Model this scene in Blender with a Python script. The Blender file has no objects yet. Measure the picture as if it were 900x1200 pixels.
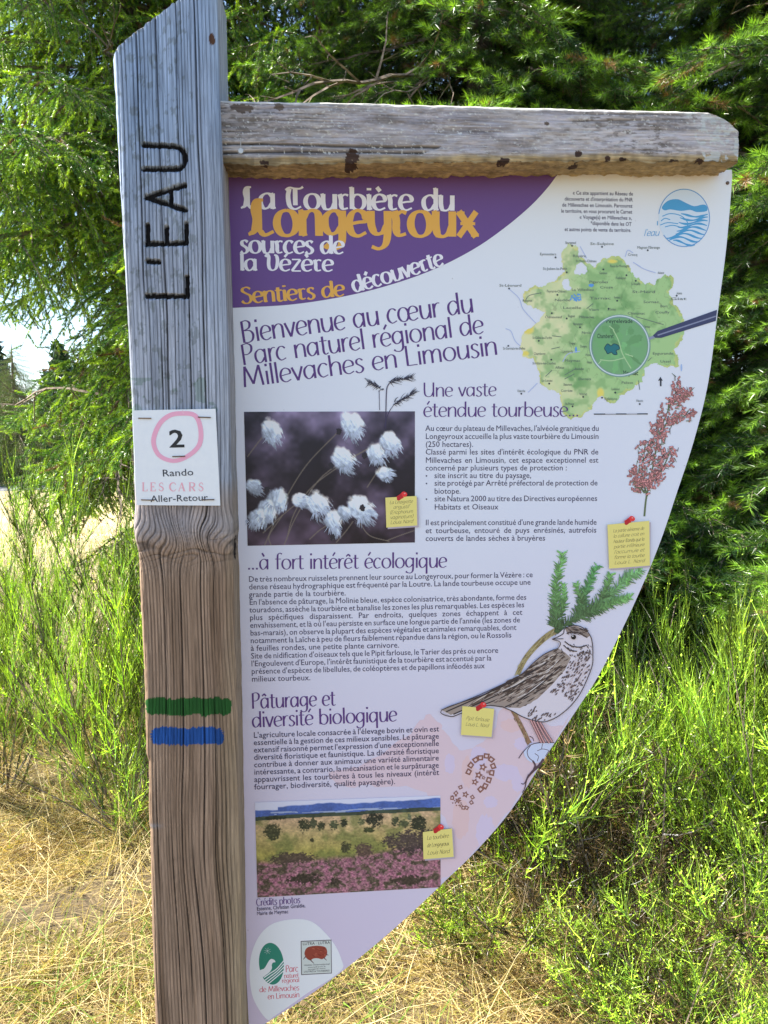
import bpy, math, random
import numpy as np
from mathutils import Matrix, Vector
from mathutils.geometry import tessellate_polygon

R = math.radians
random.seed(7)
rng = np.random.default_rng(7)
scene = bpy.context.scene
col = scene.collection

# ------------------------------------------------------------------ camera
EYE = Vector((0.0, 0.0, 1.6))
FOC = 960.0                       # focal length in photo pixels (photo 900 x 1200)
PITCH, ROLL, YAW = R(5.5), R(-0.47), R(4.12)
fwd = Vector((0, math.cos(PITCH), -math.sin(PITCH)))
x0 = Vector((1, 0, 0)); u0 = x0.cross(fwd)
camX = x0 * math.cos(ROLL) + u0 * math.sin(ROLL)
camU = -x0 * math.sin(ROLL) + u0 * math.cos(ROLL)
cam = bpy.data.cameras.new('camera')
cam.sensor_fit = 'VERTICAL'; cam.sensor_height = 36.0; cam.lens = FOC / 1200 * 36
cam.clip_start = 0.05; cam.clip_end = 3000
camo = bpy.data.objects.new('camera', cam)
m = Matrix((camX, camU, -fwd)).transposed().to_4x4(); m.translation = EYE
camo.matrix_world = m
col.objects.link(camo); scene.camera = camo

# ------------------------------------------------------------------ light
SUN_EL = 47.0
SUN_AZ = (-0.94, 0.05)            # horizontal direction towards the sun: from the left, a touch behind the board
world = bpy.data.worlds.new('World'); scene.world = world; world.use_nodes = True
nt = world.node_tree; nt.nodes.clear()
out = nt.nodes.new('ShaderNodeOutputWorld'); bg = nt.nodes.new('ShaderNodeBackground')
sky = nt.nodes.new('ShaderNodeTexSky'); sky.sky_type = 'NISHITA'; sky.sun_disc = False
sky.sun_elevation = R(SUN_EL); sky.sun_rotation = math.atan2(SUN_AZ[0], SUN_AZ[1])
sky.altitude = 900; sky.air_density = 1.0; sky.dust_density = 1.6; sky.ozone_density = 1.2
bg.inputs['Strength'].default_value = 0.112
nt.links.new(sky.outputs[0], bg.inputs[0]); nt.links.new(bg.outputs[0], out.inputs[0])
sl = bpy.data.lights.new('sun', 'SUN'); sl.energy = 5.0; sl.angle = R(0.5); sl.color = (1.0, 0.95, 0.86)
so = bpy.data.objects.new('sun', sl); col.objects.link(so)
sd = Vector((SUN_AZ[0] * math.cos(R(SUN_EL)), SUN_AZ[1] * math.cos(R(SUN_EL)), math.sin(R(SUN_EL))))
so.rotation_euler = sd.to_track_quat('Z', 'Y').to_euler(); so.location = (-5, 0, 8)
scene.view_settings.view_transform = 'Standard'; scene.view_settings.look = 'None'
scene.view_settings.gamma = 1.0; scene.view_settings.use_curve_mapping = False
scene.view_settings.exposure = 1.67
scene.render.engine = 'CYCLES'
scene.cycles.max_bounces = 8; scene.cycles.transparent_max_bounces = 4; scene.cycles.transmission_bounces = 3
scene.cycles.diffuse_bounces = 4; scene.cycles.glossy_bounces = 2

# ------------------------------------------------------------------ helpers
def tag(o, label=None, cat=None, group=None, kind=None):
    if label: o['label'] = label
    if cat: o['category'] = cat
    if group: o['group'] = group
    if kind: o['kind'] = kind
    return o

def empty(name, loc=(0, 0, 0), rz=0.0):
    o = bpy.data.objects.new(name, None); o.location = loc; o.rotation_euler = (0, 0, rz); o.empty_display_size = .1
    col.objects.link(o); return o

def lin(c):
    c = np.asarray(c, float) / 255.0
    return np.where(c <= 0.04045, c / 12.92, ((c + 0.055) / 1.055) ** 2.4)

WHITE = lin((213, 219, 230))
def pc(r, g, b, k=0.8):
    "print colour: what the eye reads on the shaded board, as a reflectance"
    return tuple(np.clip(lin((r, g, b)) / WHITE * k, 0.004, 0.85))

def mesh_np(name, V, F, mat, parent=None, vcol=None, smooth=False, fmat=None, mats=None):
    "F is (n,3) or (n,4) ints, or a list of such arrays; vcol is per-vertex rgb"
    me = bpy.data.meshes.new(name)
    Fs = [f for f in (F if isinstance(F, list) else [F]) if len(f)]
    V = np.asarray(V, np.float32)
    loops = np.concatenate([f.ravel() for f in Fs]).astype(np.int32)
    tot = np.concatenate([np.full(len(f), f.shape[1], np.int32) for f in Fs])
    st = np.zeros(len(tot), np.int32); st[1:] = np.cumsum(tot)[:-1]
    me.vertices.add(len(V)); me.vertices.foreach_set('co', V.ravel())
    me.loops.add(len(loops)); me.loops.foreach_set('vertex_index', loops)
    me.polygons.add(len(tot)); me.polygons.foreach_set('loop_start', st); me.polygons.foreach_set('loop_total', tot)
    if vcol is not None:
        a = me.color_attributes.new('Col', 'FLOAT_COLOR', 'POINT')
        c4 = np.ones((len(V), 4), np.float32); c4[:, :3] = vcol
        a.data.foreach_set('color', c4.ravel())
    if fmat is not None: me.polygons.foreach_set('material_index', np.asarray(fmat, np.int32))
    me.polygons.foreach_set('use_smooth', np.full(len(tot), bool(smooth)))
    for mm in (mats or [mat]): me.materials.append(mm)
    me.update(calc_edges=True)
    o = bpy.data.objects.new(name, me); col.objects.link(o)
    if parent is not None: o.parent = parent
    return o

def copy_tree(o, parent=None):
    c = o.copy(); col.objects.link(c); c.parent = parent
    for ch in [q for q in o.children]: copy_tree(ch, c)
    return c

def hash2(i, j, s=0):
    i = np.asarray(i).astype(np.int64); j = np.asarray(j).astype(np.int64)
    n = (i * 374761393 + j * 668265263 + s * 1442695041) & 0x7fffffff
    n = ((n ^ (n >> 13)) * 1274126177) & 0x7fffffff
    n = ((n ^ (n >> 15)) * 73244475) & 0x7fffffff
    return (n & 0xffff) / 65535.0

def vnoise(x, y, s=0):
    x = np.asarray(x, float); y = np.asarray(y, float) + 0 * x; x = x + 0 * y
    i = np.floor(x); j = np.floor(y); fx = x - i; fy = y - j
    fx = fx * fx * (3 - 2 * fx); fy = fy * fy * (3 - 2 * fy)
    a = hash2(i, j, s); b = hash2(i + 1, j, s); c = hash2(i, j + 1, s); d = hash2(i + 1, j + 1, s)
    return (a * (1 - fx) + b * fx) * (1 - fy) + (c * (1 - fx) + d * fx) * fy

def fbm(x, y, o=4, s=0):
    r = 0; a = .5; t = 0
    for k in range(o):
        r = r + a * vnoise(np.asarray(x) * 2 ** k, np.asarray(y) * 2 ** k, s + k * 17); t += a; a *= .55
    return r / t

def smooth_curve(pts, n=6, closed=False):
    P = np.asarray(pts, float)
    if len(P) < 3: return P
    if closed: Q = np.vstack([P[-1], P, P[0], P[1]])
    else: Q = np.vstack([2 * P[0] - P[1], P, 2 * P[-1] - P[-2]])
    o = []
    for i in range(1, len(Q) - 2):
        for k in range(n):
            t = k / n; a, b, c, d = Q[i - 1], Q[i], Q[i + 1], Q[i + 2]
            o.append(.5 * ((2 * b) + (c - a) * t + (2 * a - 5 * b + 4 * c - d) * t * t + (3 * b - a - 3 * c + d) * t ** 3))
    if not closed: o.append(Q[-2])
    return np.array(o)

def in_poly(x, y, P):
    r = np.zeros(np.shape(x), bool); n = len(P)
    for i in range(n):
        x1, y1 = P[i]; x2, y2 = P[(i + 1) % n]
        if y1 == y2: continue
        c = ((y1 > y) != (y2 > y)) & (x < (x2 - x1) * (y - y1) / (y2 - y1) + x1)
        r ^= c
    return r

# ------------------------------------------------------------------ materials
def mat_new(name):
    mm = bpy.data.materials.new(name); mm.use_nodes = True
    t = mm.node_tree; b = t.nodes['Principled BSDF']; return mm, t, b
def N(t, typ, **kw):
    n = t.nodes.new(typ)
    for k, v in kw.items():
        if k in n.inputs: n.inputs[k].default_value = v
        else: setattr(n, k, v)
    return n
def mixc(t, fac, a, b, mode='MIX'):
    n = t.nodes.new('ShaderNodeMix'); n.data_type = 'RGBA'; n.blend_type = mode
    for s, v in ((n.inputs[0], fac), (n.inputs[6], a), (n.inputs[7], b)):
        if isinstance(v, (float, int)): s.default_value = v
        elif isinstance(v, tuple): s.default_value = (*v[:3], 1)
        else: t.links.new(v, s)
    return n.outputs[2]
def ramp(t, fac, stops):
    n = t.nodes.new('ShaderNodeValToRGB'); e = n.color_ramp.elements
    while len(e) < len(stops): e.new(.5)
    for q, (p, c) in zip(e, stops):
        q.position = p; q.color = (*c[:3], 1) if isinstance(c, tuple) else (c, c, c, 1)
    t.links.new(fac, n.inputs[0]); return n.outputs[0]
def noise(t, scale, detail=4, vec=None, rough=.55):
    n = N(t, 'ShaderNodeTexNoise', Scale=scale, Detail=detail, Roughness=rough)
    if vec is not None: t.links.new(vec, n.inputs['Vector'])
    return n.outputs[0]
def bump(t, b, h, strength=.3, dist=.002):
    n = N(t, 'ShaderNodeBump', Strength=strength, Distance=dist); t.links.new(h, n.inputs['Height']); t.links.new(n.outputs[0], b.inputs['Normal'])
def attr(t, name='Col'):
    n = t.nodes.new('ShaderNodeAttribute'); n.attribute_name = name; return n.outputs[0]
def texco(t, k='Object', scale=None):
    n = t.nodes.new('ShaderNodeTexCoord')
    if scale is None: return n.outputs[k]
    mp = N(t, 'ShaderNodeMapping'); mp.inputs['Scale'].default_value = scale
    t.links.new(n.outputs[k], mp.inputs[0]); return mp.outputs[0]

def leaf_mat(name, trans=.35, rough=.5, gain=1.0, spec=.4):
    mm, t, b = mat_new(name); c = attr(t)
    if gain != 1: c = mixc(t, 1.0, c, (gain, gain, gain), 'MULTIPLY')
    t.links.new(c, b.inputs['Base Color']); b.inputs['Roughness'].default_value = rough
    b.inputs['Specular IOR Level'].default_value = spec
    tr = t.nodes.new('ShaderNodeBsdfTranslucent')
    t.links.new(mixc(t, 1.0, c, (1.5, 1.45, .6), 'MULTIPLY'), tr.inputs[0])
    mx = t.nodes.new('ShaderNodeMixShader'); mx.inputs[0].default_value = trans
    t.links.new(b.outputs[0], mx.inputs[1]); t.links.new(tr.outputs[0], mx.inputs[2])
    t.links.new(mx.outputs[0], t.nodes['Material Output'].inputs[0]); return mm

M = {}
def mk_print(name, rough, spec):
    mm, t, b = mat_new(name); t.links.new(attr(t), b.inputs['Base Color']); b.inputs['Roughness'].default_value = rough
    b.inputs['Specular IOR Level'].default_value = spec; return mm
M['print'] = mk_print('printed_ink', .42, .35)
def mk_board():
    mm, t, b = mat_new('laminate_board'); tc = t.nodes.new('ShaderNodeTexCoord'); sep = t.nodes.new('ShaderNodeSeparateXYZ')
    t.links.new(tc.outputs['Object'], sep.inputs[0])
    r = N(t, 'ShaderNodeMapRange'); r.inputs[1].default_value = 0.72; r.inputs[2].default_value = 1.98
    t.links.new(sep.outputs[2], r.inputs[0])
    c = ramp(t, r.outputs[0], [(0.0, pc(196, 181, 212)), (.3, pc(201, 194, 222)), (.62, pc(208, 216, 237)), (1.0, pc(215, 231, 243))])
    n = noise(t, 2.2, 2); c = mixc(t, .25, c, ramp(t, n, [(.3, pc(200, 204, 228)), (.7, pc(216, 226, 241))]))
    # brown mottling just below the beam, and faint specks
    n2 = noise(t, 40, 3); st = N(t, 'ShaderNodeMapRange'); st.inputs[1].default_value = 1.955; st.inputs[2].default_value = 1.99
    t.links.new(sep.outputs[2], st.inputs[0])
    mu = N(t, 'ShaderNodeMath', operation='MULTIPLY'); t.links.new(st.outputs[0], mu.inputs[0]); t.links.new(ramp(t, n2, [(.35, .1), (.75, .9)]), mu.inputs[1])
    c = mixc(t, mu.outputs[0], c, pc(196, 170, 150))
    vz = N(t, 'ShaderNodeTexVoronoi', Scale=26.0); t.links.new(tc.outputs['Object'], vz.inputs[0])
    c = mixc(t, ramp(t, vz.outputs[0], [(.0, .55), (.035, .0)]), c, pc(120, 110, 120))
    ds = noise(t, 240, 5, rough=.8); c = mixc(t, ramp(t, ds, [(.62, .0), (.78, .22)]), c, pc(150, 142, 140))
    t.links.new(c, b.inputs['Base Color']); t.links.new(ramp(t, noise(t, 6, 4), [(.3, .3), (.7, .5)]), b.inputs['Roughness']); b.inputs['Specular IOR Level'].default_value = .35
    return mm
M['board'] = mk_board()
def mk_simple(name, c, rough=.6, metal=0.0, spec=.4):
    mm, t, b = mat_new(name); n = noise(t, 60, 3)
    t.links.new(mixc(t, n, tuple(v * .8 for v in c), tuple(min(1, v * 1.15) for v in c)), b.inputs['Base Color'])
    b.inputs['Roughness'].default_value = rough; b.inputs['Metallic'].default_value = metal; b.inputs['Specular IOR Level'].default_value = spec
    return mm
M['dark_edge'] = mk_simple('board_core', (.05, .04, .06))
M['steel'] = mk_simple('rusty_staple_steel', (.16, .11, .08), .45, .6)
M['screw'] = mk_simple('weathered_zinc', (.55, .55, .52), .4, .3)
def mk_wood(name, sc, strength=.5):
    mm, t, b = mat_new(name); c = attr(t)
    n = noise(t, 1.0, 5, texco(t, 'Object', sc), .65); n2 = noise(t, 45, 4)
    c = mixc(t, 1.0, c, ramp(t, n, [(.25, .5), (.5, .96), (.8, 1.35)]), 'MULTIPLY')
    c = mixc(t, 1.0, c, ramp(t, n2, [(.3, .86), (.7, 1.12)]), 'MULTIPLY')
    t.links.new(c, b.inputs['Base Color']); b.inputs['Roughness'].default_value = .85; b.inputs['Specular IOR Level'].default_value = .2
    bump(t, b, n, strength, .0015); return mm
M['post_wood'] = mk_wood('weathered_post_wood', (420, 420, 14))
M['beam_wood'] = mk_wood('weathered_beam_wood', (16, 300, 420))
M['needles'] = leaf_mat('conifer_needles', .26, .34, spec=.6)
M['broom'] = leaf_mat('broom_green', .24, .36, spec=.55)
M['grass'] = leaf_mat('dry_grass_blades', .2, .6, spec=.25)
def mk_bark():
    mm, t, b = mat_new('conifer_bark'); v = texco(t, 'Object', (14, 14, 4)); n = noise(t, 2.0, 6, v, .7)
    t.links.new(ramp(t, n, [(.3, (.035, .026, .02)), (.55, (.12, .095, .075)), (.8, (.24, .22, .19))]), b.inputs['Base Color'])
    b.inputs['Roughness'].default_value = .9; bump(t, b, n, .9, .02); return mm
M['bark'] = mk_bark()
def mk_twig():
    mm, t, b = mat_new('bare_twig_wood'); n = noise(t, 30.0, 3)
    t.links.new(ramp(t, n, [(.35, (.09, .065, .045)), (.6, (.26, .2, .15)), (.8, (.42, .38, .32))]), b.inputs['Base Color'])
    b.inputs['Roughness'].default_value = .85; return mm
M['twig'] = mk_twig()
def mk_ground():
    mm, t, b = mat_new('dry_ground'); n = noise(t, .35, 5); n2 = noise(t, 9, 6, rough=.7); n3 = noise(t, 60, 3)
    c = ramp(t, n2, [(.3, (.045, .032, .018)), (.5, (.14, .10, .05)), (.7, (.34, .27, .14))])
    tg = t.nodes.new('ShaderNodeTexCoord'); sp = t.nodes.new('ShaderNodeSeparateXYZ'); t.links.new(tg.outputs['Object'], sp.inputs[0]); mr = N(t, 'ShaderNodeMapRange'); mr.inputs[1].default_value = 4.5; mr.inputs[2].default_value = 13; t.links.new(sp.outputs[1], mr.inputs[0])
    c = mixc(t, mr.outputs[0], c, ramp(t, n2, [(.3, (.34, .26, .13)), (.5, (.48, .38, .2)), (.7, (.58, .48, .27))]))
    c = mixc(t, ramp(t, n, [(.45, .0), (.7, .55)]), c, (.17, .2, .06))
    n4 = noise(t, 150, 4, rough=.75); c = mixc(t, 1.0, c, ramp(t, n3, [(.3, .55), (.7, 1.35)]), 'MULTIPLY'); c = mixc(t, 1.0, c, ramp(t, n4, [(.35, .45), (.65, 1.5)]), 'MULTIPLY')
    t.links.new(c, b.inputs['Base Color']); b.inputs['Roughness'].default_value = .95; bump(t, b, n2, .8, .03); return mm
M['ground'] = mk_ground()
def mk_road():
    mm, t, b = mat_new('road_asphalt'); n = noise(t, .6, 3); n2 = noise(t, 80, 3)
    t.links.new(mixc(t, 1.0, ramp(t, n, [(.3, (.17, .17, .18)), (.7, (.24, .24, .25))]), ramp(t, n2, [(.3, .8), (.7, 1.15)]), 'MULTIPLY'), b.inputs['Base Color'])
    b.inputs['Roughness'].default_value = .8; return mm
M['road'] = mk_road()
# ------------------------------------------------------------------ the board's own plane
# The board stands 1.2 m from the eye; its layout is measured off the photograph (900 x 1200) and laid out in metres
# along the board: u to the right, v up, w out of the board towards the viewer.
PT = Vector((math.cos(YAW), math.sin(YAW), 0)); PN = Vector((math.sin(YAW), -math.cos(YAW), 0)); PO = Vector((0, 1.2, 0))
def P(px, py, w=0.0):
    "photo measurement -> (u, v) in metres on the plane w in front of the board"
    px = np.asarray(px, float); py = np.asarray(py, float)
    a = px - 450; b = 600 - py
    d = [camX[i] * a + camU[i] * b + fwd[i] * FOC for i in range(3)]
    n = (PN.x, PN.y, PN.z); o = PO + PN * w - EYE
    k = (n[0] * o.x + n[1] * o.y) / (n[0] * d[0] + n[1] * d[1] + n[2] * d[2])
    X = [EYE[i] + d[i] * k for i in range(3)]
    return (X[0] - PO.x) * PT.x + (X[1] - PO.y) * PT.y, X[2]
def mpp(px, py, w=0.0):
    a = P(px, py, w); b = P(px, py + 1, w); return float(a[1] - b[1])
def uvw(u, v, w):
    "board coordinates -> local coordinates of the sign's Empty (x along the board, y into it, z up)"
    u, v, w = np.broadcast_arrays(np.asarray(u, float), np.asarray(v, float), np.asarray(w, float))
    return np.stack([u, -w, v], -1)

sign = empty('information_sign', (PO.x, PO.y, 0), YAW)
tag(sign, 'wooden post sign with crossbeam and printed peat bog information board', 'information sign')

# ---- weathered post, lofted ring by ring with real grooves
LETTERS = []   # strokes of the carved word, photo pixels
def seg(*p): LETTERS.append(np.array(p, float))
seg((172, 347), (219, 347)); seg((219, 347), (219, 325))                       # L
seg((173, 306), (186, 307))                                                    # '
seg((172, 286), (218, 285)); seg((173, 286), (173, 264)); seg((195, 285), (195, 267)); seg((218, 285), (218, 263))   # E
seg((217, 246), (171, 231)); seg((171, 231), (216, 217)); seg((200, 241), (200, 222))                                # A
LETTERS.append(smooth_curve([(168, 198), (195, 198), (209, 197), (216, 191), (216, 180), (209, 173), (195, 171), (168, 170)], 4))  # U
WP = 0.085
def seg_dist(x, y, L):
    d = np.full(x.shape, 9.0)
    for s in L:
        for a, b in zip(s[:-1], s[1:]):
            e = b - a; t = np.clip(((x - a[0]) * e[0] + (y - a[1]) * e[1]) / (e @ e), 0, 1)
            d = np.minimum(d, np.hypot(x - a[0] - t * e[0], y - a[1] - t * e[1]))
    return d
def build_post():
    ly = [0, 62, 250, 420, 480, 560, 598, 612, 628, 650, 700, 800, 885, 893, 965, 972, 1085, 1200]
    lx = [128, 131, 141, 150, 153, 156, 158, 157, 158, 161, 163, 168, 170, 173, 173.5, 175, 177, 181]
    lu, lv = P(lx, ly, WP)
    uR = float(P(276, 450, 0.0)[0])                                    # right side face
    uRv = [P(267, 200)[0], P(276, 450)[0], P(278.5, 610)[0] , P(280, 640)[0], P(281, 670)[0], P(284.6, 850)[0], P(290, 1200)[0]]
    vRv = [P(267, 200)[1], P(276, 450)[1], P(278, 610)[1], P(280, 640)[1], P(281, 670)[1], P(284, 850)[1], P(290, 1200)[1]]
    # vertical samples
    v_top = float(P(131, 62, WP)[1]); vb = float(P(180, 1215, WP)[1])
    vs = np.concatenate([np.linspace(-.05, vb, 24)[:-1], np.arange(vb, v_top, .0014)]); nv = len(vs)
    depth = 0.125
    # ring parameter: side (up the left face), left corner, front, right corner, right face, back
    fu = np.linspace(0, 1, 140); nf = len(fu)
    sl_ = np.linspace(1, 0, 14)[:-1]; sr_ = np.linspace(0, 1, 30)[1:]
    V_, U_ = np.meshgrid(vs, np.concatenate([np.zeros(13), fu, np.ones(29)]), indexing='ij')
    lo = np.interp(vs, lv[::-1], lu[::-1]); hi = np.interp(vs, np.array(vRv)[::-1], np.array(uRv)[::-1])
    lo = lo + .0012 * (fbm(vs * 60, 0, 3, 3) - .5); hi = hi + .0015 * (fbm(vs * 30, 0, 3, 4) - .5)
    Uu = lo[:, None] + U_ * (hi - lo)[:, None]
    W = np.zeros_like(Uu) + WP
    # corner rounding: sharp on the left with a small bevel, soft on the right
    dl = Uu - lo[:, None]; dr = hi[:, None] - Uu
    rl, rr = .0075, .015
    W -= np.where(dl < rl, rl - np.sqrt(np.maximum(0, rl ** 2 - (rl - dl) ** 2)), 0) * 1.1
    W -= np.where(dr < rr, rr - np.sqrt(np.maximum(0, rr ** 2 - (rr - dr) ** 2)), 0) * .9
    wl = W[:, 13].copy(); wr = W[:, 12 + nf].copy()
    for k, s in enumerate(sl_): W[:, k] = wl - s * (depth - .01)
    for k, s in enumerate(sr_): W[:, 13 + nf + k] = wr - s * (depth - .02)
    # slanted top: rises to the right
    f = np.clip((Uu - lo[:, None]) / (hi - lo)[:, None], 0, 1)
    vknot = float(P(200, 632, WP)[1])
    lift = 0.103 * f ** .92
    lift = np.where(f < .06, lift - (.06 - f) * .05, lift)
    tt = np.clip((V_ - (v_top - .35)) / .35, 0, 1)
    VV = V_ + lift * tt + tt ** 12 * .003 * (vnoise(Uu * 300, 0, 9) - .5)
    # grain coordinate, bent round the knot
    kd = (VV - vknot)
    arc = np.concatenate([np.cumsum(np.full(13, -.0085))[::-1], np.zeros(nf), np.cumsum(np.full(29, .0036))])[None, :]
    g = Uu + arc + .010 * np.exp(-(kd / .03) ** 2) * np.sin(Uu * 70 + kd * 40) + .006 * (fbm(VV * 3.0, Uu * 6, 3, 21) - .5) * 2 \
        + .016 * np.exp(-((VV - vknot + .12) / .13) ** 2) * (f - .3) + .010 * np.exp(-((VV - vknot + .42) / .14) ** 2) * np.sin(f * 3.0)
    sc = 150.0
    a = vnoise(g * sc, VV * 1.1, 31); b2 = vnoise(g * sc * 2.3, VV * 2.5, 33)
    ph = g * 205 + 2.2 * fbm(g * 22, VV * 1.0, 3, 31); saw = ph - np.floor(ph); lw = .25 + .75 * vnoise(np.floor(ph) * 7.3, VV * 3.0, 35)
    groove = np.clip(1 - np.abs(saw - .5) / (.10 + .12 * lw), 0, 1) ** .8 * lw
    a2 = vnoise(g * 60 + 40, VV * .9, 41); crack = np.zeros_like(g)
    for uc, vc, ln_, wd_ in ((-.318, 2.0, .25, 1.0), (-.293, 1.93, .42, 1.2), (-.268, 2.02, .30, .9), (-.243, 1.86, .45, 1.1), (-.30, 1.62, .12, .8), (-.262, 1.66, .20, 1.1), (-.309, 1.33, .16, .9), (-.285, 1.12, .34, 1.1),
                             (-.253, 1.22, .26, 1.3), (-.238, .98, .30, .9), (-.301, .86, .22, .9), (-.268, .84, .2, 1.2), (-.325, 1.06, .1, .8), (-.232, 1.42, .1, .8)):
        q_ = np.abs(g - uc - .003 * (fbm(VV * 9, uc * 90, 3, 47) - .5)); crack = np.maximum(crack, np.clip(1.25 - q_ / (.00085 * wd_), 0, 1) * np.clip((ln_ - np.abs(VV - vc)) / .06, 0, 1))
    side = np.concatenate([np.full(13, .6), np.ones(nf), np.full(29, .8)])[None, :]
    lay = VV > vknot
    depthg = np.where(lay, .0027, .0023) * side
    h = -groove * depthg - crack * .0035 * side + (b2 - .5) * .0006 + (fbm(g * 30, VV * 6, 3, 51) - .5) * .003
    # swelling at the knot
    h += .006 * np.exp(-((kd - .015) / .035) ** 2) * (1 - .3 * f) - .004 * np.exp(-((kd + .025) / .02) ** 2) * (.4 + fbm(Uu * 30, 2, 2, 66))
    cross = np.exp(-((kd + .012) / .02) ** 2)
    h -= cross * .0016 * np.clip(1 - np.abs(vnoise(Uu * 25 + VV * 60, VV * 120 - Uu * 40, 61) - .5) * 10, 0, 1)
    # side knot on the right corner
    ku, kv = P(277.5, 642, .05); kk = ((VV - kv) / .016) ** 2 + (np.where(f > .93, 0, (f - .98) * 40)) ** 2
    wmid = .045; kk = kk + np.where(np.arange(W.shape[1])[None, :] > 12 + nf - 8, ((W - wmid) / .013) ** 2, 9)
    knot = np.exp(-kk * 1.2); h -= .006 * (knot > .35)
    # normals of the ring (2d) for displacement
    isfront = np.concatenate([np.zeros(13), np.ones(nf), np.zeros(29)])[None, :] > 0
    nu = np.where(isfront, np.clip((rr - dr) / rr, 0, 1) - np.clip((rl - dl) / rl, 0, 1), np.concatenate([-np.ones(13), np.zeros(nf), np.ones(29)])[None, :])
    nw = np.sqrt(np.clip(1 - nu ** 2, 0, 1))
    Ud = Uu + nu * h * .35; Wd = W + nw * h
    # where things are, in photo measure
    dx = (P(200, 300, WP)[0]); k = mpp(200, 300, WP)
    def pix(u, v):
        # invert the projection for points on the front plane
        X = PO.x + PT.x * u + PN.x * WP; Y = PO.y + PT.y * u + PN.y * WP; Z = v - EYE.z
        dz = X * fwd.x + Y * fwd.y + Z * fwd.z
        return 450 + FOC * (X * camX.x + Y * camX.y + Z * camX.z) / dz, 600 - FOC * (X * camU.x + Y * camU.y + Z * camU.z) / dz
    PX, PY = pix(Uu, VV)
    d = seg_dist(PX, PY, LETTERS) + (vnoise(g * 260, VV * 300, 71) - .5) * 1.3
    letter = (d < 2.7) & isfront
    Wd -= np.where(d < 3.3, .0065 * np.clip((3.3 - d) / .9, 0, 1), 0) * isfront
    def band(x0, x1, y0, y1, s):
        yy = PY + (fbm(g * 230, VV * 20, 3, s) - .5) * 5.5 + (vnoise(g * 60, 3, s) - .5) * 3; rr2 = 7 - np.sqrt(np.clip(49 - (np.abs(PY - (y0 + y1) / 2) - (y1 - y0) / 2 + 7).clip(0, 7) ** 2, 0, 49)); xx = np.where(PX < (x0 + x1) / 2, PX - rr2, PX + rr2) + (vnoise(VV * 700, g * 300, s + 1) - .5) * 3
        return (xx > x0) & (xx < x1) & (yy > y0) & (yy < y1) & isfront
    green = band(170, 271, 818, 838, 81); blue = band(177, 262, 853, 873, 83)
    # colour: blue-grey sky tint painted in above the knot, brown wood below
    tone = fbm(g * 55, VV * 3, 4, 91); big = fbm(Uu * 14, VV * 3.5, 3, 93)
    sky_grey = np.stack([.37 + .22 * (tone - .5), .40 + .22 * (tone - .5), .46 + .22 * (tone - .5)], -1)
    sky_blue = np.array([.31, .41, .56])
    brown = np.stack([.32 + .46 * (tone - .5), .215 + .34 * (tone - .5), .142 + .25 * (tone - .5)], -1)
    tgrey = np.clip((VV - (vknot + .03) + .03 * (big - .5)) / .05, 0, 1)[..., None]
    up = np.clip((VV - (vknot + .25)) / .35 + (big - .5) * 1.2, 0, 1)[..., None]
    C = brown * (1 - tgrey) + (sky_grey * (1 - .85 * up) + (sky_blue + (tone[..., None] - .5) * .25) * .85 * up) * tgrey
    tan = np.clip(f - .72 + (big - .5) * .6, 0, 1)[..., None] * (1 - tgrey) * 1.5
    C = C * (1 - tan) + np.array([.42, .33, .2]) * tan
    ridge_grey = np.exp(-((kd - .02) / .03) ** 2)[..., None]; C = C * (1 - .5 * ridge_grey) + np.array([.36, .38, .43]) * .5 * ridge_grey  # grey band mixed in across the knot ridge
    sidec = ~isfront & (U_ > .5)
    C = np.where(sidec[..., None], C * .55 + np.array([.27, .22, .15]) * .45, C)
    lich = (fbm(Uu * 160, VV * 90, 4, 97) > .64) & (f < .75) & (VV > vknot + .15)
    C = np.where(lich[..., None], C * .55 + np.array([.06, .07, .06]), C)
    moss = (fbm(Uu * 60, VV * 60, 3, 98) > .6) & (np.abs(PY - 465) < 22); C = np.where(moss[..., None], C * .6 + np.array([.03, .07, .03]), C)
    C = C * (1.12 - .34 * np.abs(saw - .5) * 2 * 0 - .22 * saw)[..., None]
    dark = np.clip(groove * .86 + crack * .9, 0, .93)[..., None]
    C = C * (1 - dark) + np.array([.025, .022, .022]) * dark
    xk = cross * np.clip(1 - np.abs(vnoise(Uu * 25 + VV * 60, VV * 120 - Uu * 40, 61) - .5) * 10, 0, 1); C = C * (1 - .6 * xk[..., None])
    C = np.where((knot > .25)[..., None], np.array([.02, .015, .012]), C)
    rust = ((PX - 248) ** 2 / 12 + (PY - 45) ** 2 / 50 < 1); C = np.where(rust[..., None], np.array([.1, .05, .03]), C)
    stain = np.exp(-((PY - 968) / 2.5) ** 2) * np.clip(1 - np.abs(PX - 180) / 14, 0, 1); C = C * (1 - stain[..., None] * .5) + np.array([.25, .27, .3]) * stain[..., None] * .6
    C = np.where(letter[..., None], np.array([.012, .011, .012]), C)
    dk = np.clip(crack * .95 + groove * .9 - .12, 0, .9)[..., None]
    C = np.where(green[..., None], np.array([.022, .10, .02]) * (1 - dk) * (.45 + 1.1 * tone[..., None]), C)
    C = np.where(blue[..., None], np.array([.02, .085, .30]) * (1 - dk) * (.45 + 1.1 * tone[..., None]), C)
    nr, nc = Ud.shape
    VVr = VV
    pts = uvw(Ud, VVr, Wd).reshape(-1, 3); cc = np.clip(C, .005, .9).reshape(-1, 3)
    idx = np.arange(nr * nc).reshape(nr, nc)
    q = np.stack([idx[:-1, :-1], idx[:-1, 1:], idx[1:, 1:], idx[1:, :-1]], -1).reshape(-1, 4)
    lab = np.zeros((nr, nc), int); lab[letter] = 1; lab[green] = 2; lab[blue] = 3
    ql = lab[:-1, :-1].reshape(-1)
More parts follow.
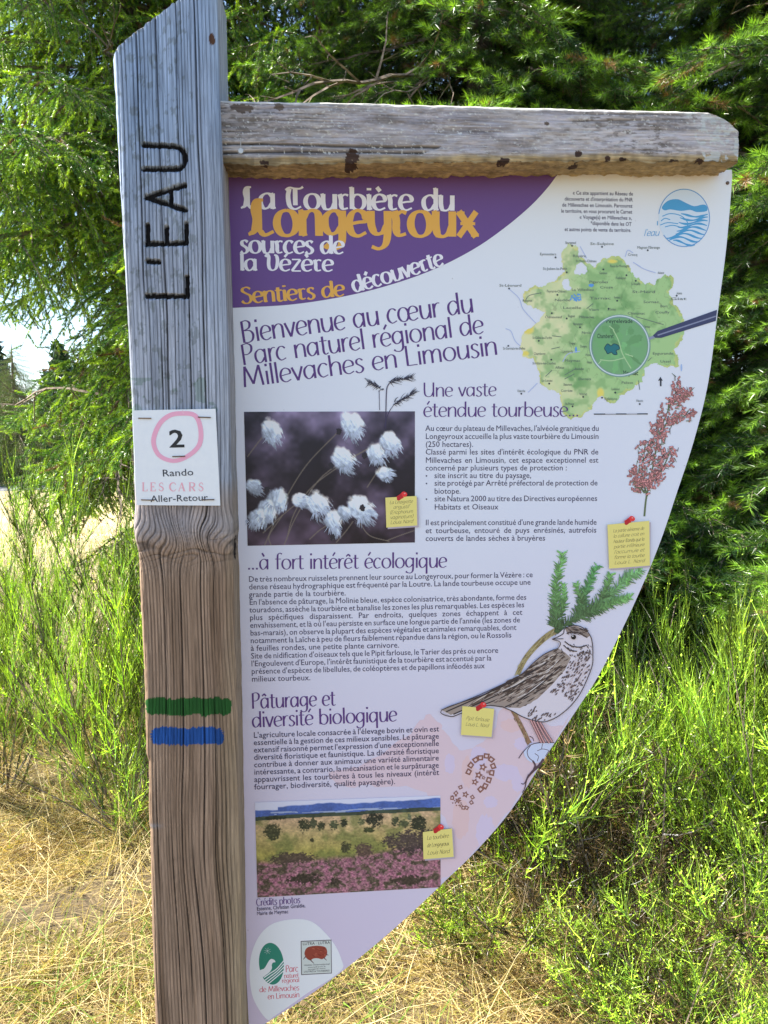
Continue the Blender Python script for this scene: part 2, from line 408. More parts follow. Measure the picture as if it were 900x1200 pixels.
    def sub(name, sel, parent, extra=None):
        qq = q[sel]; un, inv = np.unique(qq, return_inverse=True)
        F = inv.reshape(qq.shape)
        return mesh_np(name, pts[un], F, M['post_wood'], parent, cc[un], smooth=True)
    back = np.stack([idx[:-1, -1], idx[:-1, 0], idx[1:, 0], idx[1:, -1]], -1)
    # top cap
    top = idx[-1]; cen = pts[top].mean(0)
    topc = pts[top].copy(); 
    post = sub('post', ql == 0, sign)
    capV = np.vstack([topc, cen]); capF = np.stack([np.arange(nc), np.roll(np.arange(nc), -1), np.full(nc, nc)], -1)
    capC = np.clip(np.array([.52, .5, .46]) * (.6 + .8 * vnoise(np.arange(nc + 1) * .7, 0, 5))[:, None], 0, .8)
    mesh_np('end_grain', capV, capF, M['post_wood'], post, capC)
    bk = pts[np.concatenate([idx[:, -1], idx[:, 0]])]; n_ = nr
    mesh_np('back_face', bk, np.stack([np.arange(n_ - 1), np.arange(n_ - 1) + n_, np.arange(1, n_) + n_, np.arange(1, n_)], -1), M['post_wood'], post, np.full((2 * n_, 3), .25))
    # carved letters, one sub-part each, split by height
    px_c = PX[:-1, :-1].reshape(-1); py_c = PY[:-1, :-1].reshape(-1)
    for lo_, hi_ in ((315, 360), (296, 315), (255, 296), (208, 255), (160, 208)):
        sub('carved_letter', (ql == 1) & (py_c > lo_) & (py_c <= hi_), post)
    gb = sub('painted_trail_mark', ql == 2, post); gb['label'] = 'green painted trail stripe'
    bb = sub('painted_trail_mark', ql == 3, post); bb['label'] = 'blue painted trail stripe'
    return post
post = build_post()

# ---- crossbeam
WB = 0.062
def build_beam():
    xs_px = np.array([255, 300, 450, 600, 700, 835]); top_px = np.array([117.5, 118.5, 121.5, 125.5, 128, 131.5])
    ub, vt_ = P(xs_px, top_px, WB); _, vb_ = P(np.array([255, 300, 450, 600, 700, 835]), np.array([191, 192, 191, 190, 189, 190.0]), WB)
    uL = float(P(250, 150, WB)[0]); uE = float(P(868, 180, WB)[0])
    ns = 640; us = np.linspace(uL, uE, ns)
    vt = np.interp(us, ub, vt_) ; vbm = np.interp(us, ub, vb_)
    vt = vt + .0015 * (fbm(us * 40, 0, 3, 5) - .5); vbm = vbm + .004 * (fbm(us * 35, 1, 3, 6) - .5)
    H = vt - vbm; D = .095
    # cross-section loop: start top back -> top front -> down -> under -> back
    sec = []
    for s in np.linspace(0, 1, 18)[:-1]: sec.append((1, -(1 - s) * D, 0))
    for s in np.linspace(0, 1, 78)[:-1]: sec.append((1 - s, 0, 1))
    for s in np.linspace(0, 1, 34): sec.append((0, -s * D, 2))
    sec = np.array(sec); nc = len(sec)
    Uu = np.repeat(us[:, None], nc, 1); VV = vbm[:, None] + sec[None, :, 0] * H[:, None]; W = WB + np.repeat(sec[None, :, 1], ns, 0)
    # rounded edges
    r = .0035
    ft = sec[None, :, 0] * H[:, None]; fb = H[:, None] - ft
    on = sec[:, 2] == 1
    W = np.where(on[None, :], W - np.where(ft < r * 1.5, (r * 1.5 - ft) ** 2 / (3 * r), 0) - np.where(fb < r, (r - fb) ** 2 / (2 * r), 0), W)
    g = VV + .012 * (fbm(Uu * 4, VV * 6, 3, 7) - .5)
    g = np.where(sec[None, :, 2] == 1, g, VV + W)
    a = vnoise(Uu * 3, g * 230, 11); gr = np.clip(1 - np.abs(a - .5) * 9, 0, 1) * (vnoise(Uu * 9, g * 40, 13))
    ck = np.clip(1 - np.abs(vnoise(Uu * 1.6, g * 42, 15) - .5) * 30, 0, 1) * (vnoise(Uu * 6, g * 20, 16) > .5)
    h = -gr * .0018 - ck * .0035 + (fbm(Uu * 45, g * 110, 4, 17) - .5) * .0035
    k3 = sec[None, :, 2]
    under = (k3 == 2)
    h = h + np.where(under, (fbm(Uu * 130, W * 130, 3, 18) - .5) * .006, 0)
    nw = (k3 == 1) * 1.0; nv = (k3 == 0) * 1.0 - (k3 == 2) * 1.0
    W = W + nw * h; VV = VV + nv * h
    # broken right end: shorten the top right corner
    fr = sec[None, :, 0]; endu = uE - np.interp(fr, [0, .1, .62, .84, .87, 1], [.0, .0, .002, .020, .024, .044]) - .006 * fbm(fr * 8 + W * 60, W * 90, 3, 19)
    Uu = np.where(Uu > endu, endu + .0008 * (Uu - endu), Uu)
    # colours
    t1 = fbm(Uu * 9, g * 60, 4, 23); t2 = fbm(Uu * 22, g * 30, 4, 24)
    C = np.stack([.46 + .50 * (t1 - .5), .42 + .46 * (t1 - .5), .40 + .42 * (t1 - .5)], -1)
    pk = np.clip((t2 - .42) * 3, 0, 1)[..., None]; C = C * (1 - pk * .5) + np.array([.50, .46, .50]) * pk * .5
    dk = np.clip((fbm(Uu * 22, g * 90, 5, 27) - .50) * 3.2, 0, .62)[..., None] * (.4 + .6 * vnoise(Uu * 400, g * 400, 26))[..., None]; C = C * (1 - dk) + np.array([.12, .10, .085]) * dk
    C = C * (1 - np.clip(gr * .65 + ck * .85, 0, .88)[..., None])
    sp_ = np.clip((fbm(Uu * 120, g * 420, 5, 61) - .50) * 5, 0, .75)[..., None] * np.clip((vnoise(Uu * 14, g * 30, 62) - .3) * 2, 0, 1)[..., None]; C = C * (1 - sp_) + np.array([.13, .11, .09]) * sp_
    wl_ = ((fbm(Uu * 300, g * 400, 4, 63) > .70))[..., None]; C = np.where(wl_, np.array([.55, .54, .50]), C)
    topm = (k3 == 0)[..., None] | ((fb < .003) & (k3 == 1))[..., None]
    C = np.where(topm, np.array([.6, .57, .52]) * (.7 + .6 * vnoise(Uu * 120, W * 200, 29))[..., None], C)
    tan = np.where(under, 1.0, np.clip((.012 + .008 * (t2 - .5) - ft) / .006, 0, 1) * (k3 == 1))[..., None]  # underside tan: algae, with warm ground bounce painted into the colour
    tc = np.stack([.36 + .34 * (t2 - .5), .27 + .26 * (t2 - .5), .145 + .14 * (t2 - .5)], -1) * (.75 + .5 * vnoise(Uu * 170, W * 170 + VV * 100, 31))[..., None]
    lp = np.clip(1 - (Uu - uL) / .14, 0, 1)[..., None]
    tc = tc * (1 - .55 * lp * (fbm(Uu * 60, W * 60, 3, 33) > .45)[..., None])
    C = C * (1 - tan) + tc * tan
    for bx, by, rx, ry in ((412, 183, 8.5, 9), (590, 189, 7, 5), (677, 180, 5, 4), (790, 192, 7, 6), (712, 186, 3, 3), (820, 190, 5, 4), (730, 187, 4, 3), (310, 190, 6, 3), (855, 191, 6, 3), (327, 124, 6, 5), (283, 127, 14, 6), (640, 145, 3, 2)):
        bu, bv = P(bx, by, WB); s = mpp(bx, by, WB)
        e = ((Uu - bu) / (rx * s)) ** 2 + ((VV - bv - (W - WB) * .5) / (ry * s)) ** 2 + (fbm(Uu * 220, VV * 220, 3, 37) - .5) * 2.2
        C = np.where(((e < 1) & (k3 != 0))[..., None], np.array([.06, .035, .025]) if by > 150 else np.array([.13, .10, .08]), C)
    lic = ((Uu > uE - .05 - .03 * fr) & (fbm(Uu * 150, VV * 150, 3, 41) > .52)) & (k3 == 1)
    C = np.where(lic[..., None], np.array([.55, .56, .52]), C)
    pts = uvw(Uu, VV, W).reshape(-1, 3); idx = np.arange(ns * nc).reshape(ns, nc)
    q = np.stack([idx[:-1, :-1], idx[:-1, 1:], idx[1:, 1:], idx[1:, :-1]], -1).reshape(-1, 4)
    beam = mesh_np('crossbeam', pts, q, M['beam_wood'], sign, np.clip(C, .01, .8).reshape(-1, 3), smooth=True)
    e = pts[idx[-1]]; cen = e.mean(0)
    mesh_np('end_grain', np.vstack([e, cen]), np.stack([np.arange(nc), np.roll(np.arange(nc), -1), np.full(nc, nc)], -1), M['beam_wood'], beam, np.full((nc + 1, 3), .42))
    b0 = pts[np.concatenate([idx[:, 0], idx[:, -1]])]
    mesh_np('back_face', b0, np.stack([np.arange(ns - 1), np.arange(ns - 1) + ns, np.arange(1, ns) + ns, np.arange(1, ns)], -1), M['beam_wood'], beam, np.full((2 * ns, 3), .25))
    return beam
beam = build_beam()
# a small pale hanging tag on the beam: thin stem with a round end
def build_hanger():
    u, v = P(282.5, 178, WB); s = mpp(282, 178, WB); V = []; F = []
    n = 16
    for w, r in ((.0032, 3.3), (.0048, 3.0)):
        for k in range(n): V.append((u + r * s * math.cos(k * 2 * math.pi / n), -(WB + w), v + r * s * math.sin(k * 2 * math.pi / n)))
    for k in range(n): F.append((k, (k + 1) % n, n + (k + 1) % n, n + k))
    o = len(V); V.append((u, -(WB + .005), v))
    T = [(n + k, n + (k + 1) % n, o) for k in range(n)]
    o = len(V)
    for z in (v + 2 * s, v + 15 * s):
        for dx_, dy in ((-.6, 0), (.6, 0), (0, 1)): V.append((u + dx_ * s, -(WB + .0035 + dy * .001), z))
    for k in range(3): F.append((o + k, o + (k + 1) % 3, o + 3 + (k + 1) % 3, o + 3 + k))
    mesh_np('nail', np.array(V), [np.array(F), np.array(T)], M['screw'], beam)
build_hanger()
# ------------------------------------------------------------------ the board
EDGE = smooth_curve([(858, 208), (855, 248), (850, 300), (841, 367), (829.6, 450), (813, 517), (794, 575), (773, 637), (748, 697), (722, 752), (699, 796), (671, 839), (640, 886),
                     (600, 948), (560, 995), (520, 1034), (480, 1072), (440, 1107), (400, 1139), (360, 1168), (312, 1199), (300, 1207)], 5)
def build_board():
    e = np.array(P(EDGE[:, 0], EDGE[:, 1])).T
    top = np.array(P([264, 858], [190, 190])).T
    lft = np.array(P([292, 289, 263], [1210, 1150, 190])).T
    ring = np.vstack([top[1:], e, lft]); n = len(ring)
    ring[0, 1] = top[0, 1]
    f = uvw(ring[:, 0], ring[:, 1], 0.0); b = uvw(ring[:, 0], ring[:, 1], -0.004)
    tri = np.array(tessellate_polygon([[Vector((p[0], p[2], 0)) for p in f]]))
    # make the triangles face the viewer (-y)
    a = f[tri[:, 1]] - f[tri[:, 0]]; c = f[tri[:, 2]] - f[tri[:, 0]]; nrm = np.cross(a, c)[:, 1]
    tri[nrm > 0] = tri[nrm > 0][:, ::-1]
    k = np.arange(n); side = np.stack([k, (k + 1) % n, (k + 1) % n + n, k + n], -1)
    fm = np.concatenate([np.zeros(len(tri)), np.ones(len(tri)), np.ones(n)])
    return mesh_np('board', np.vstack([f, b]), [tri, tri[:, ::-1] + n, side], None, sign, fmat=fm, mats=[M['board'], M['dark_edge']])
board = build_board()

EY = np.argsort(EDGE[:, 1]); EDY = EDGE[EY, 1]; EDX = EDGE[EY, 0]
def clamp(px, py): return np.minimum(px, np.interp(py, EDY, EDX) - 1.2)
class Print:
    "flat print on the board: strokes, shapes and letters, each a hair above the last"
    def __init__(s, base=.0002, w=0.0): s.V = []; s.T = []; s.C = []; s.n = 0; s.z = base; s.w = w
    def add(s, uv, tris, c, zvar=None):
        z = s.w + s.z + (0 if zvar is None else zvar); s.z += 5.0e-7
        v = uvw(uv[:, 0], uv[:, 1], z); t = np.asarray(tris)
        a = v[t[:, 1]] - v[t[:, 0]]; b = v[t[:, 2]] - v[t[:, 0]]; k = np.cross(a, b)[:, 1] > 0
        t = t.copy(); t[k] = t[k][:, ::-1]
        s.V.append(v); s.T.append(t + s.n); s.C.append(np.broadcast_to(np.asarray(c), (len(v), 3))); s.n += len(v)
    def poly(s, pts, c, fr=(0, 0, 1), curve=0):
        p = np.asarray(pts, float)
        if curve: p = smooth_curve(p, curve, True)
        yy = fr[1] + p[:, 1] / fr[2]; p = np.array(P(clamp(fr[0] + p[:, 0] / fr[2], yy), yy, s.w)).T
        s.add(p, np.array(tessellate_polygon([[Vector((*q, 0)) for q in p]])), c)
    def stroke(s, pts, w, c, fr=(0, 0, 1), curve=4, closed=False, uv=False, nib=None):
        p = np.asarray(pts, float)
        if curve: p = smooth_curve(p, curve, closed)
        if closed: p = np.vstack([p, p[:1]])
        if not uv:
            sc = mpp(fr[0] + p[0, 0] / fr[2], fr[1] + p[0, 1] / fr[2], s.w) / fr[2]
            yy = fr[1] + p[:, 1] / fr[2]; p = np.array(P(clamp(fr[0] + p[:, 0] / fr[2], yy), yy, s.w)).T
        else: sc = 1.0
        d = np.gradient(p, axis=0); L = np.hypot(d[:, 0], d[:, 1]) + 1e-12; d /= L[:, None]; nrm = np.stack([-d[:, 1], d[:, 0]], -1)
        if nib is not None:
            th = np.arctan2(d[:, 1], d[:, 0]); ww = np.maximum(nib[0], nib[1] * np.abs(np.sin(th - nib[2]))) * .5
            k = np.array([.25, .5, .25]); ww = np.convolve(np.pad(ww, 1, mode='edge'), k, 'valid')
        else:
            w = np.asarray(w, float); ww = np.interp(np.linspace(0, 1, len(p)), np.linspace(0, 1, len(w)), w) * .5 * sc if w.ndim else np.full(len(p), w * .5 * sc)
        uv_ = np.vstack([p + nrm * ww[:, None], p - nrm * ww[:, None]]); n = len(p); k = np.arange(n - 1)
        T = np.vstack([np.stack([k, k + 1, k + n], -1), np.stack([k + 1, k + n + 1, k + n], -1)])
        zz = np.linspace(0, 6e-7, n); s.add(uv_, T, c, np.concatenate([zz, zz]))
        s.z += 4e-7
    def disc(s, c0, rx, ry, c, fr=(0, 0, 1), n=20, rot=0, jit=0):
        a = np.arange(n) * 2 * math.pi / n; r = 1 + jit * (rng.random(n) - .5)
        x = rx * np.cos(a) * r; y = ry * np.sin(a) * r
        s.poly(np.stack([c0[0] + x * math.cos(rot) - y * math.sin(rot), c0[1] + x * math.sin(rot) + y * math.cos(rot)], -1), c, fr)
    def build(s, name, parent, label=None):
        o = mesh_np(name, np.vstack(s.V), np.vstack(s.T), M['print'], parent, np.vstack(s.C))
        if label: o['label'] = label
        return o

def screw_head(px, py):
    u, v = P(px, py); s_ = mpp(px, py); n = 12; V = []; F = []
    for w, r in ((.0, 2.2), (.0012, 2.0), (.0018, 1.1)):
        for k in range(n): V.append((u + r * s_ * math.cos(k * 2 * math.pi / n), -w, v + r * s_ * math.sin(k * 2 * math.pi / n)))
    for j in range(2): F += [(j * n + k, j * n + (k + 1) % n, (j + 1) * n + (k + 1) % n, (j + 1) * n + k) for k in range(n)]
    V.append((u, -.0016, v)); T = [(2 * n + k, 2 * n + (k + 1) % n, 3 * n) for k in range(n)]
    mesh_np('screw', np.array(V), [np.array(F), np.array(T)], M['steel'], board)
screw_head(852.5, 214.5)

# ---- small type: glyph outlines of the built-in font, measured once
class Type:
    def __init__(s, offset=0.0):
        s.cu = bpy.data.curves.new('type_gauge', 'FONT'); s.cu.size = 1.0; s.cu.resolution_u = 2; s.cu.offset = offset; s.off = offset
        s.ob = bpy.data.objects.new('type_gauge', s.cu); col.objects.link(s.ob); s.g = {}
    def _mesh(s, txt):
        s.cu.offset = 0.0 if 'M' in txt else s.off; s.cu.body = txt; bpy.context.view_layer.update()
        me = bpy.data.meshes.new_from_object(s.ob.evaluated_get(bpy.context.evaluated_depsgraph_get()))
        v = np.zeros(len(me.vertices) * 3, np.float32); me.vertices.foreach_get('co', v); v = v.reshape(-1, 3)[:, :2].astype(float)
        me.calc_loop_triangles(); t = np.zeros(len(me.loop_triangles) * 3, np.int32); me.loop_triangles.foreach_get('vertices', t)
        bpy.data.meshes.remove(me); return v, t.reshape(-1, 3)
    def get(s, ch):
        if ch not in s.g:
            a = s._mesh('H' + ch + 'H')[0][:, 0].max() if ch != ' ' else s._mesh('H H')[0][:, 0].max(); b = s._mesh('HH')[0][:, 0].max()
            s.g[ch] = (a - b, *(s._mesh(ch) if ch != ' ' else (None, None)))
        return s.g[ch]
    def width(s, txt): return sum(s.get(c)[0] for c in txt)
    def done(s): bpy.data.objects.remove(s.ob); bpy.data.curves.remove(s.cu)
TY = Type(.004); TB = Type(.012)
def put_type(pr, txt, x0, y0, x1, y1, size, c, ty=None, justify=True, xs=1.0, align='L', fr=(0, 0, 1), shear=0.0, w=None):
    """one line of small type from (x0,y0) towards (x1,y1), photo measure; justified lines spread their spaces to reach x1"""
    ty = ty or TY; w = pr.w
    f = lambda x, y: np.array(P(fr[0] + x / fr[2], fr[1] + y / fr[2], w), float)
    A, B = f(x0, y0), f(x1, y1); Lr = np.hypot(*(B - A)); d = (B - A) / Lr; nn = np.array([-d[1], d[0]])
    k = mpp(fr[0] + x0 / fr[2], fr[1] + y0 / fr[2], w) * size / fr[2]
    nat = ty.width(txt) * k * xs; ns = txt.count(' '); extra = 0
    if justify == 'fit': xs = xs * Lr / nat
    elif justify:
        extra = (Lr - nat) / max(1, ns)
        if extra < -.10 * k: 
            xs = xs * (Lr + .10 * k * ns) / nat; extra = -.10 * k
    if align == 'R': A = B - d * nat
    if align == 'C': A = (A + B) / 2 - d * nat / 2
    x = 0.0; Vs = []; Ts = []; n = 0
    for ch in txt:
        adv, v, t = ty.get(ch)
        if v is not None and len(t):
            p = A + np.outer(x + v[:, 0] * k * xs + shear * v[:, 1] * k, d) + np.outer(v[:, 1] * k, nn)
            Vs.append(p); Ts.append(t + n); n += len(v)
        x += adv * k * xs + (extra if ch == ' ' else 0)
    if Vs: pr.add(np.vstack(Vs), np.vstack(Ts), c)

# ---- display lettering: pen strokes drawn with a broad nib
def EL(cx, cy, rx, ry, a0=0, a1=360, n=14):
    return [(cx + rx * math.cos(R(a0 + (a1 - a0) * k / n)), cy + ry * math.sin(R(a0 + (a1 - a0) * k / n))) for k in range(n + 1)]
X = .48
GL = {   # advance, smooth strokes, straight strokes
 'a': (.45, [[(.35, .38), (.26, .47), (.15, .46), (.05, .34), (.05, .14), (.14, .01), (.25, .05), (.34, .18)]], [[(.36, X), (.36, 0)]]),
 'b': (.45, [[(.06, .34), (.15, .46), (.27, .46), (.38, .34), (.38, .14), (.28, .01), (.15, .02), (.06, .1)]], [[(.06, .78), (.06, .02)]]),
 'c': (.36, [[(.32, .41), (.24, .48), (.13, .46), (.04, .3), (.05, .12), (.16, .0), (.32, .06)]], []),
 'd': (.45, [[(.35, .38), (.26, .47), (.15, .46), (.05, .34), (.05, .14), (.14, .01), (.25, .05), (.34, .18)]], [[(.37, .78), (.37, 0)]]),
 'e': (.39, [[(.06, .23), (.2, .26), (.34, .29), (.32, .42), (.2, .49), (.09, .42), (.035, .24), (.08, .07), (.2, .0), (.35, .07)]], []),
 'f': (.27, [[(.30, .74), (.22, .79), (.13, .72), (.11, .55), (.11, .3), (.11, 0)]], [[(.0, X), (.25, X)]]),
 'g': (.45, [[(.35, .38), (.26, .47), (.15, .46), (.05, .34), (.05, .16), (.14, .04), (.25, .07), (.34, .18)], [(.36, X), (.36, .1), (.34, -.14), (.24, -.24), (.1, -.22), (.04, -.16)]], []),
 'h': (.43, [[(.06, .3), (.15, .44), (.26, .48), (.35, .4), (.36, .2), (.36, 0)]], [[(.06, .78), (.06, 0)]]),
 'i': (.15, [], [[(.07, X), (.07, 0)], [(.07, .76), (.07, .66)]]),
 'l': (.15, [], [[(.07, .78), (.07, 0)]]),
 'm': (.66, [[(.06, .3), (.14, .44), (.23, .48), (.31, .4), (.32, .2), (.32, 0)], [(.32, .3), (.4, .44), (.49, .48), (.57, .4), (.58, .2), (.58, 0)]], [[(.06, X), (.06, 0)]]),
 'n': (.43, [[(.06, .3), (.15, .44), (.26, .48), (.35, .4), (.36, .2), (.36, 0)]], [[(.06, X), (.06, 0)]]),
 'o': (.45, [EL(.22, .24, .18, .24, 90, 450)], []),
 'q': (.45, [[(.35, .38), (.26, .47), (.15, .46), (.05, .34), (.05, .14), (.14, .01), (.25, .05), (.34, .18)]], [[(.36, X), (.36, -.28)]]),
 'p': (.45, [[(.06, .34), (.15, .46), (.27, .46), (.38, .34), (.38, .14), (.28, .01), (.15, .02), (.06, .1)]], [[(.06, X), (.06, -.28)]]),
 'r': (.27, [[(.06, .28), (.12, .42), (.2, .48), (.27, .47)]], [[(.06, X), (.06, 0)]]),
 's': (.31, [[(.27, .42), (.18, .49), (.08, .44), (.08, .32), (.2, .22), (.26, .12), (.2, .01), (.1, -.01), (.02, .06)]], []),
 't': (.27, [[(.11, .66), (.11, .3), (.11, .08), (.17, .0), (.26, .04)]], [[(.0, X), (.25, X)]]),
 'u': (.44, [[(.06, X), (.06, .2), (.1, .04), (.2, .0), (.3, .07), (.36, .2)]], [[(.37, X), (.37, 0)]]),
 'v': (.36, [], [[(.02, X), (.18, 0)], [(.18, 0), (.34, X)]]),
 'x': (.40, [], [[(.03, X), (.36, 0)], [(.36, X), (.03, 0)]]),
 'y': (.42, [[(.05, X), (.06, .2), (.14, .05), (.26, .07), (.34, .2)], [(.36, X), (.36, .1), (.32, -.14), (.2, -.24), (.06, -.2)]], []),
 'z': (.37, [], [[(.04, X), (.33, X)], [(.33, X), (.03, 0)], [(.03, .0), (.34, 0)]]),
 'œ': (.72, [EL(.2, .24, .17, .24, 90, 450), [(.37, .23), (.52, .26), (.66, .29), (.64, .42), (.52, .49), (.41, .42), (.36, .24), (.4, .07), (.52, .0), (.67, .07)]], []),
 'B': (.46, [[(.07, .74), (.22, .76), (.32, .66), (.28, .48), (.1, .4)], [(.1, .4), (.3, .38), (.39, .24), (.34, .06), (.2, -.01), (.07, .01)]], [[(.07, .75), (.07, 0)]]),
 'P': (.42, [[(.07, .74), (.24, .77), (.36, .66), (.34, .46), (.22, .36), (.08, .36)]], [[(.07, .75), (.07, 0)]]),
 'M': (.72, [], [[(.06, 0), (.13, .75)], [(.13, .75), (.34, .08)], [(.34, .08), (.56, .75)], [(.56, .75), (.64, 0)]]),
 'L': (.40, [], [[(.07, .76), (.07, .02)], [(.05, .02), (.38, .02)]]),
 'U': (.56, [[(.06, .76), (.06, .3), (.1, .08), (.24, .0), (.38, .06), (.46, .24)]], [[(.47, .76), (.47, 0)]]),
 'C': (.50, [[(.46, .66), (.34, .76), (.18, .73), (.05, .5), (.06, .2), (.2, .02), (.36, .01), (.47, .1)]], []),
 'D': (.5, [[(.08, .75), (.28, .74), (.44, .56), (.45, .25), (.3, .03), (.08, .0)]], [[(.08, .75), (.08, 0)]]),
 'T': (.5, [[(.02, .62), (.12, .74), (.26, .70), (.4, .70), (.48, .78)], [(.12, .7), (.08, .4), (.12, .1), (.26, .0), (.42, .08)]], [[(.27, .7), (.27, .12)]]),
 'V': (.52, [[(.03, .62), (.1, .76), (.15, .6), (.14, .3), (.17, .1), (.28, .02), (.4, .12), (.45, .4), (.42, .66), (.34, .74)]], []),
 'S': (.42, [[(.36, .66), (.24, .77), (.1, .70), (.08, .54), (.2, .42), (.33, .32), (.36, .14), (.26, .0), (.12, .0), (.03, .1)]], []),
 '(': (.2, [[(.18, .8), (.06, .55), (.05, .2), (.16, -.1)]], []), ')': (.2, [[(.02, .8), (.14, .55), (.14, .2), (.03, -.1)]], []),
 'E': (.42, [], [[(.07, .75), (.07, 0)], [(.07, .75), (.38, .75)], [(.07, .4), (.3, .4)], [(.07, 0), (.38, 0)]]), 'N': (.5, [], [[(.06, 0), (.06, .75)], [(.06, .75), (.42, 0)], [(.42, 0), (.42, .75)]]),
 '.': (.17, [], [[(.07, .08), (.07, .0)]]), "'": (.13, [], [[(.06, .78), (.04, .62)]]), ' ': (.24, [], []),
 '2': (.45, [[(.05, .6), (.14, .74), (.3, .72), (.36, .56), (.28, .38), (.12, .2), (.04, .04)]], [[(.04, .04), (.38, .04)]]),
}
ACC = {'é': ('e', [(.17, .62), (.27, .80)]), 'è': ('e', [(.13, .80), (.22, .62)]), 'à': ('a', [(.13, .80), (.22, .62)])}
CIR = {'ê': 'e', 'â': 'a'}
# the title face: heavier, with feet and broken joints
TT = dict(GL)
TT['L'] = (.50, [[(.30, .74), (.18, .72), (.14, .5), (.17, .3), (.12, .08), (.02, .02)], [(.05, .05), (.2, .1), (.32, .01), (.48, .08)]], [[(.20, .7), (.20, .12)]])
TT['r'] = (.33, [[(.06, X), (.10, .3), (.10, .12), (.16, .02), (.28, .05)], [(.1, .40), (.2, .47), (.29, .44)]], [])
TT['x'] = (.46, [], [[(.05, X), (.38, 0)], [(.38, X), (.05, 0)], [(.08, .25), (.36, .25)], [(.02, .45), (.16, .45)], [(.28, .03), (.43, .03)]])
for ch, x in (('i', .07), ('n', .06), ('u', .06), ('l', .07), ('b', .06), ('d', .37), ('a', .36)):
    a, s_, l_ = TT[ch]; y = .78 if ch in 'lbd' else X
    TT[ch] = (a, s_, l_ + [[(x - .07, y - .03), (x + .02, y)]] + ([[(x - .01, .01), (x + .08, .04)]] if ch not in 'b' else []))
def put_pen(pr, txt, x0, y0, x1, y1, size, c, nib=(.035, .085, 0.0), font=GL, fit=True, gap=0.0, bend=0.0, fr=(0, 0, 1), shear=0.0, xs=1.0):
    f = lambda x, y: np.array(P(fr[0] + x / fr[2], fr[1] + y / fr[2], pr.w), float)
    A, B = f(x0, y0), f(x1, y1); Lr = np.hypot(*(B - A)); d = (B - A) / Lr; nn = np.array([-d[1], d[0]])
    k = mpp(fr[0] + x0 / fr[2], fr[1] + y0 / fr[2], pr.w) * size / fr[2]
    xh = 1.22 if font is TT else 1.14
    tall = (lambda y: np.where(y > .48, .48 * xh + (y - .48) * (.84 - .48 * xh) / .29, y * xh))
    def parts(ch):
        if ch in ACC: b_, ac = ACC[ch]; g = font[b_]; return g[0], g[1], g[2] + [ac]
        if ch in CIR: g = font[CIR[ch]]; return g[0], g[1], g[2] + [[(.10, .58), (.19, .70)], [(.19, .70), (.28, .58)]]
        return font.get(ch, font['i'])
    nat = sum(parts(ch)[0] + gap for ch in txt) * k * xs
    kx = k * xs * (Lr / nat if fit else 1.0); x = 0.0
    def mp(pts):
        p = np.array(pts, float); xx = x + (p[:, 0] + shear * p[:, 1]) * kx; s_ = xx / Lr
        return A + np.outer(xx, d) + np.outer(tall(p[:, 1]) * k + bend * Lr * (s_ ** 2 - s_), nn)
    for ch in txt:
        adv, sm, st = parts(ch)
        for q in sm: pr.stroke(smooth_curve(mp(q), 4), 1, c, curve=0, uv=True, nib=(nib[0] * k, nib[1] * k, nib[2]))
        for q in st:
            pr.stroke(mp([q[0], tuple((np.array(q[0]) + np.array(q[1])) / 2), q[1]]), 1, c, curve=0, uv=True, nib=(nib[0] * k, nib[1] * k, nib[2]))
        x += (adv + gap) * kx

INK = pc(58, 52, 84); VIO = pc(84, 52, 122); GOLD = pc(214, 165, 74); PW = pc(222, 222, 242, .8)
# purple corner
pr = Print()
arc = smooth_curve([(653, 205), (640, 222), (620, 243), (590, 268), (555, 292), (510, 315), (460, 333), (405, 347), (340, 357), (269, 361)], 5)
pr.poly([(263, 190), (664, 190)] + [tuple(q) for q in arc], pc(97, 68, 134))
pr.build('printed_purple_corner', board, 'purple corner of the board behind the title')
pr = Print(.0004)
nb = (.07, .185, .12)
put_pen(pr, 'La Tourbière du', 281.5, 244.5, 533, 247, 31, PW, nb, TT)
put_pen(pr, 'Longeyroux', 290, 276, 563, 277.5, 51, GOLD, (.075, .19, .12), TT)
put_pen(pr, 'sources de', 281.5, 296.5, 403.5, 297.5, 25, PW, nb, TT)
put_pen(pr, 'la Vézère', 281.5, 317, 391, 318, 23, PW, nb, TT)
put_pen(pr, 'Sentiers de', 283, 355.5, 404.5, 346.5, 22, GOLD, nb, TT, bend=.03)
put_pen(pr, 'découverte', 415, 343, 521, 310, 23, PW, nb, TT, bend=.05)
pr.build('printed_title', board)
pr = Print(.0002)
hn = (.036, .095, .12)
put_pen(pr, 'Bienvenue au cœur du', 284, 402, 556, 366, 30.5, VIO, hn)
put_pen(pr, 'Parc naturel régional de', 284.5, 428, 568, 390.5, 29, VIO, hn)
put_pen(pr, 'Millevaches en Limousin', 285, 454, 584, 415.5, 29, VIO, hn)
put_pen(pr, 'Une vaste', 496, 465, 582, 464, 20, VIO, hn)
put_pen(pr, 'étendue tourbeuse...', 496, 488.5, 679, 488, 21, VIO, hn)
put_pen(pr, '...à fort intérêt écologique', 290, 667.5, 524, 665, 22, VIO, hn)
put_pen(pr, 'Pâturage et', 295, 830.5, 393.5, 826.5, 22, VIO, hn)
put_pen(pr, 'diversité biologique', 295.5, 852.5, 465.6, 845, 22, VIO, hn)
put_pen(pr, 'Crédits photos', 300.5, 1061.5, 352, 1058, 10, VIO, hn)
pr.build('printed_headings', board)
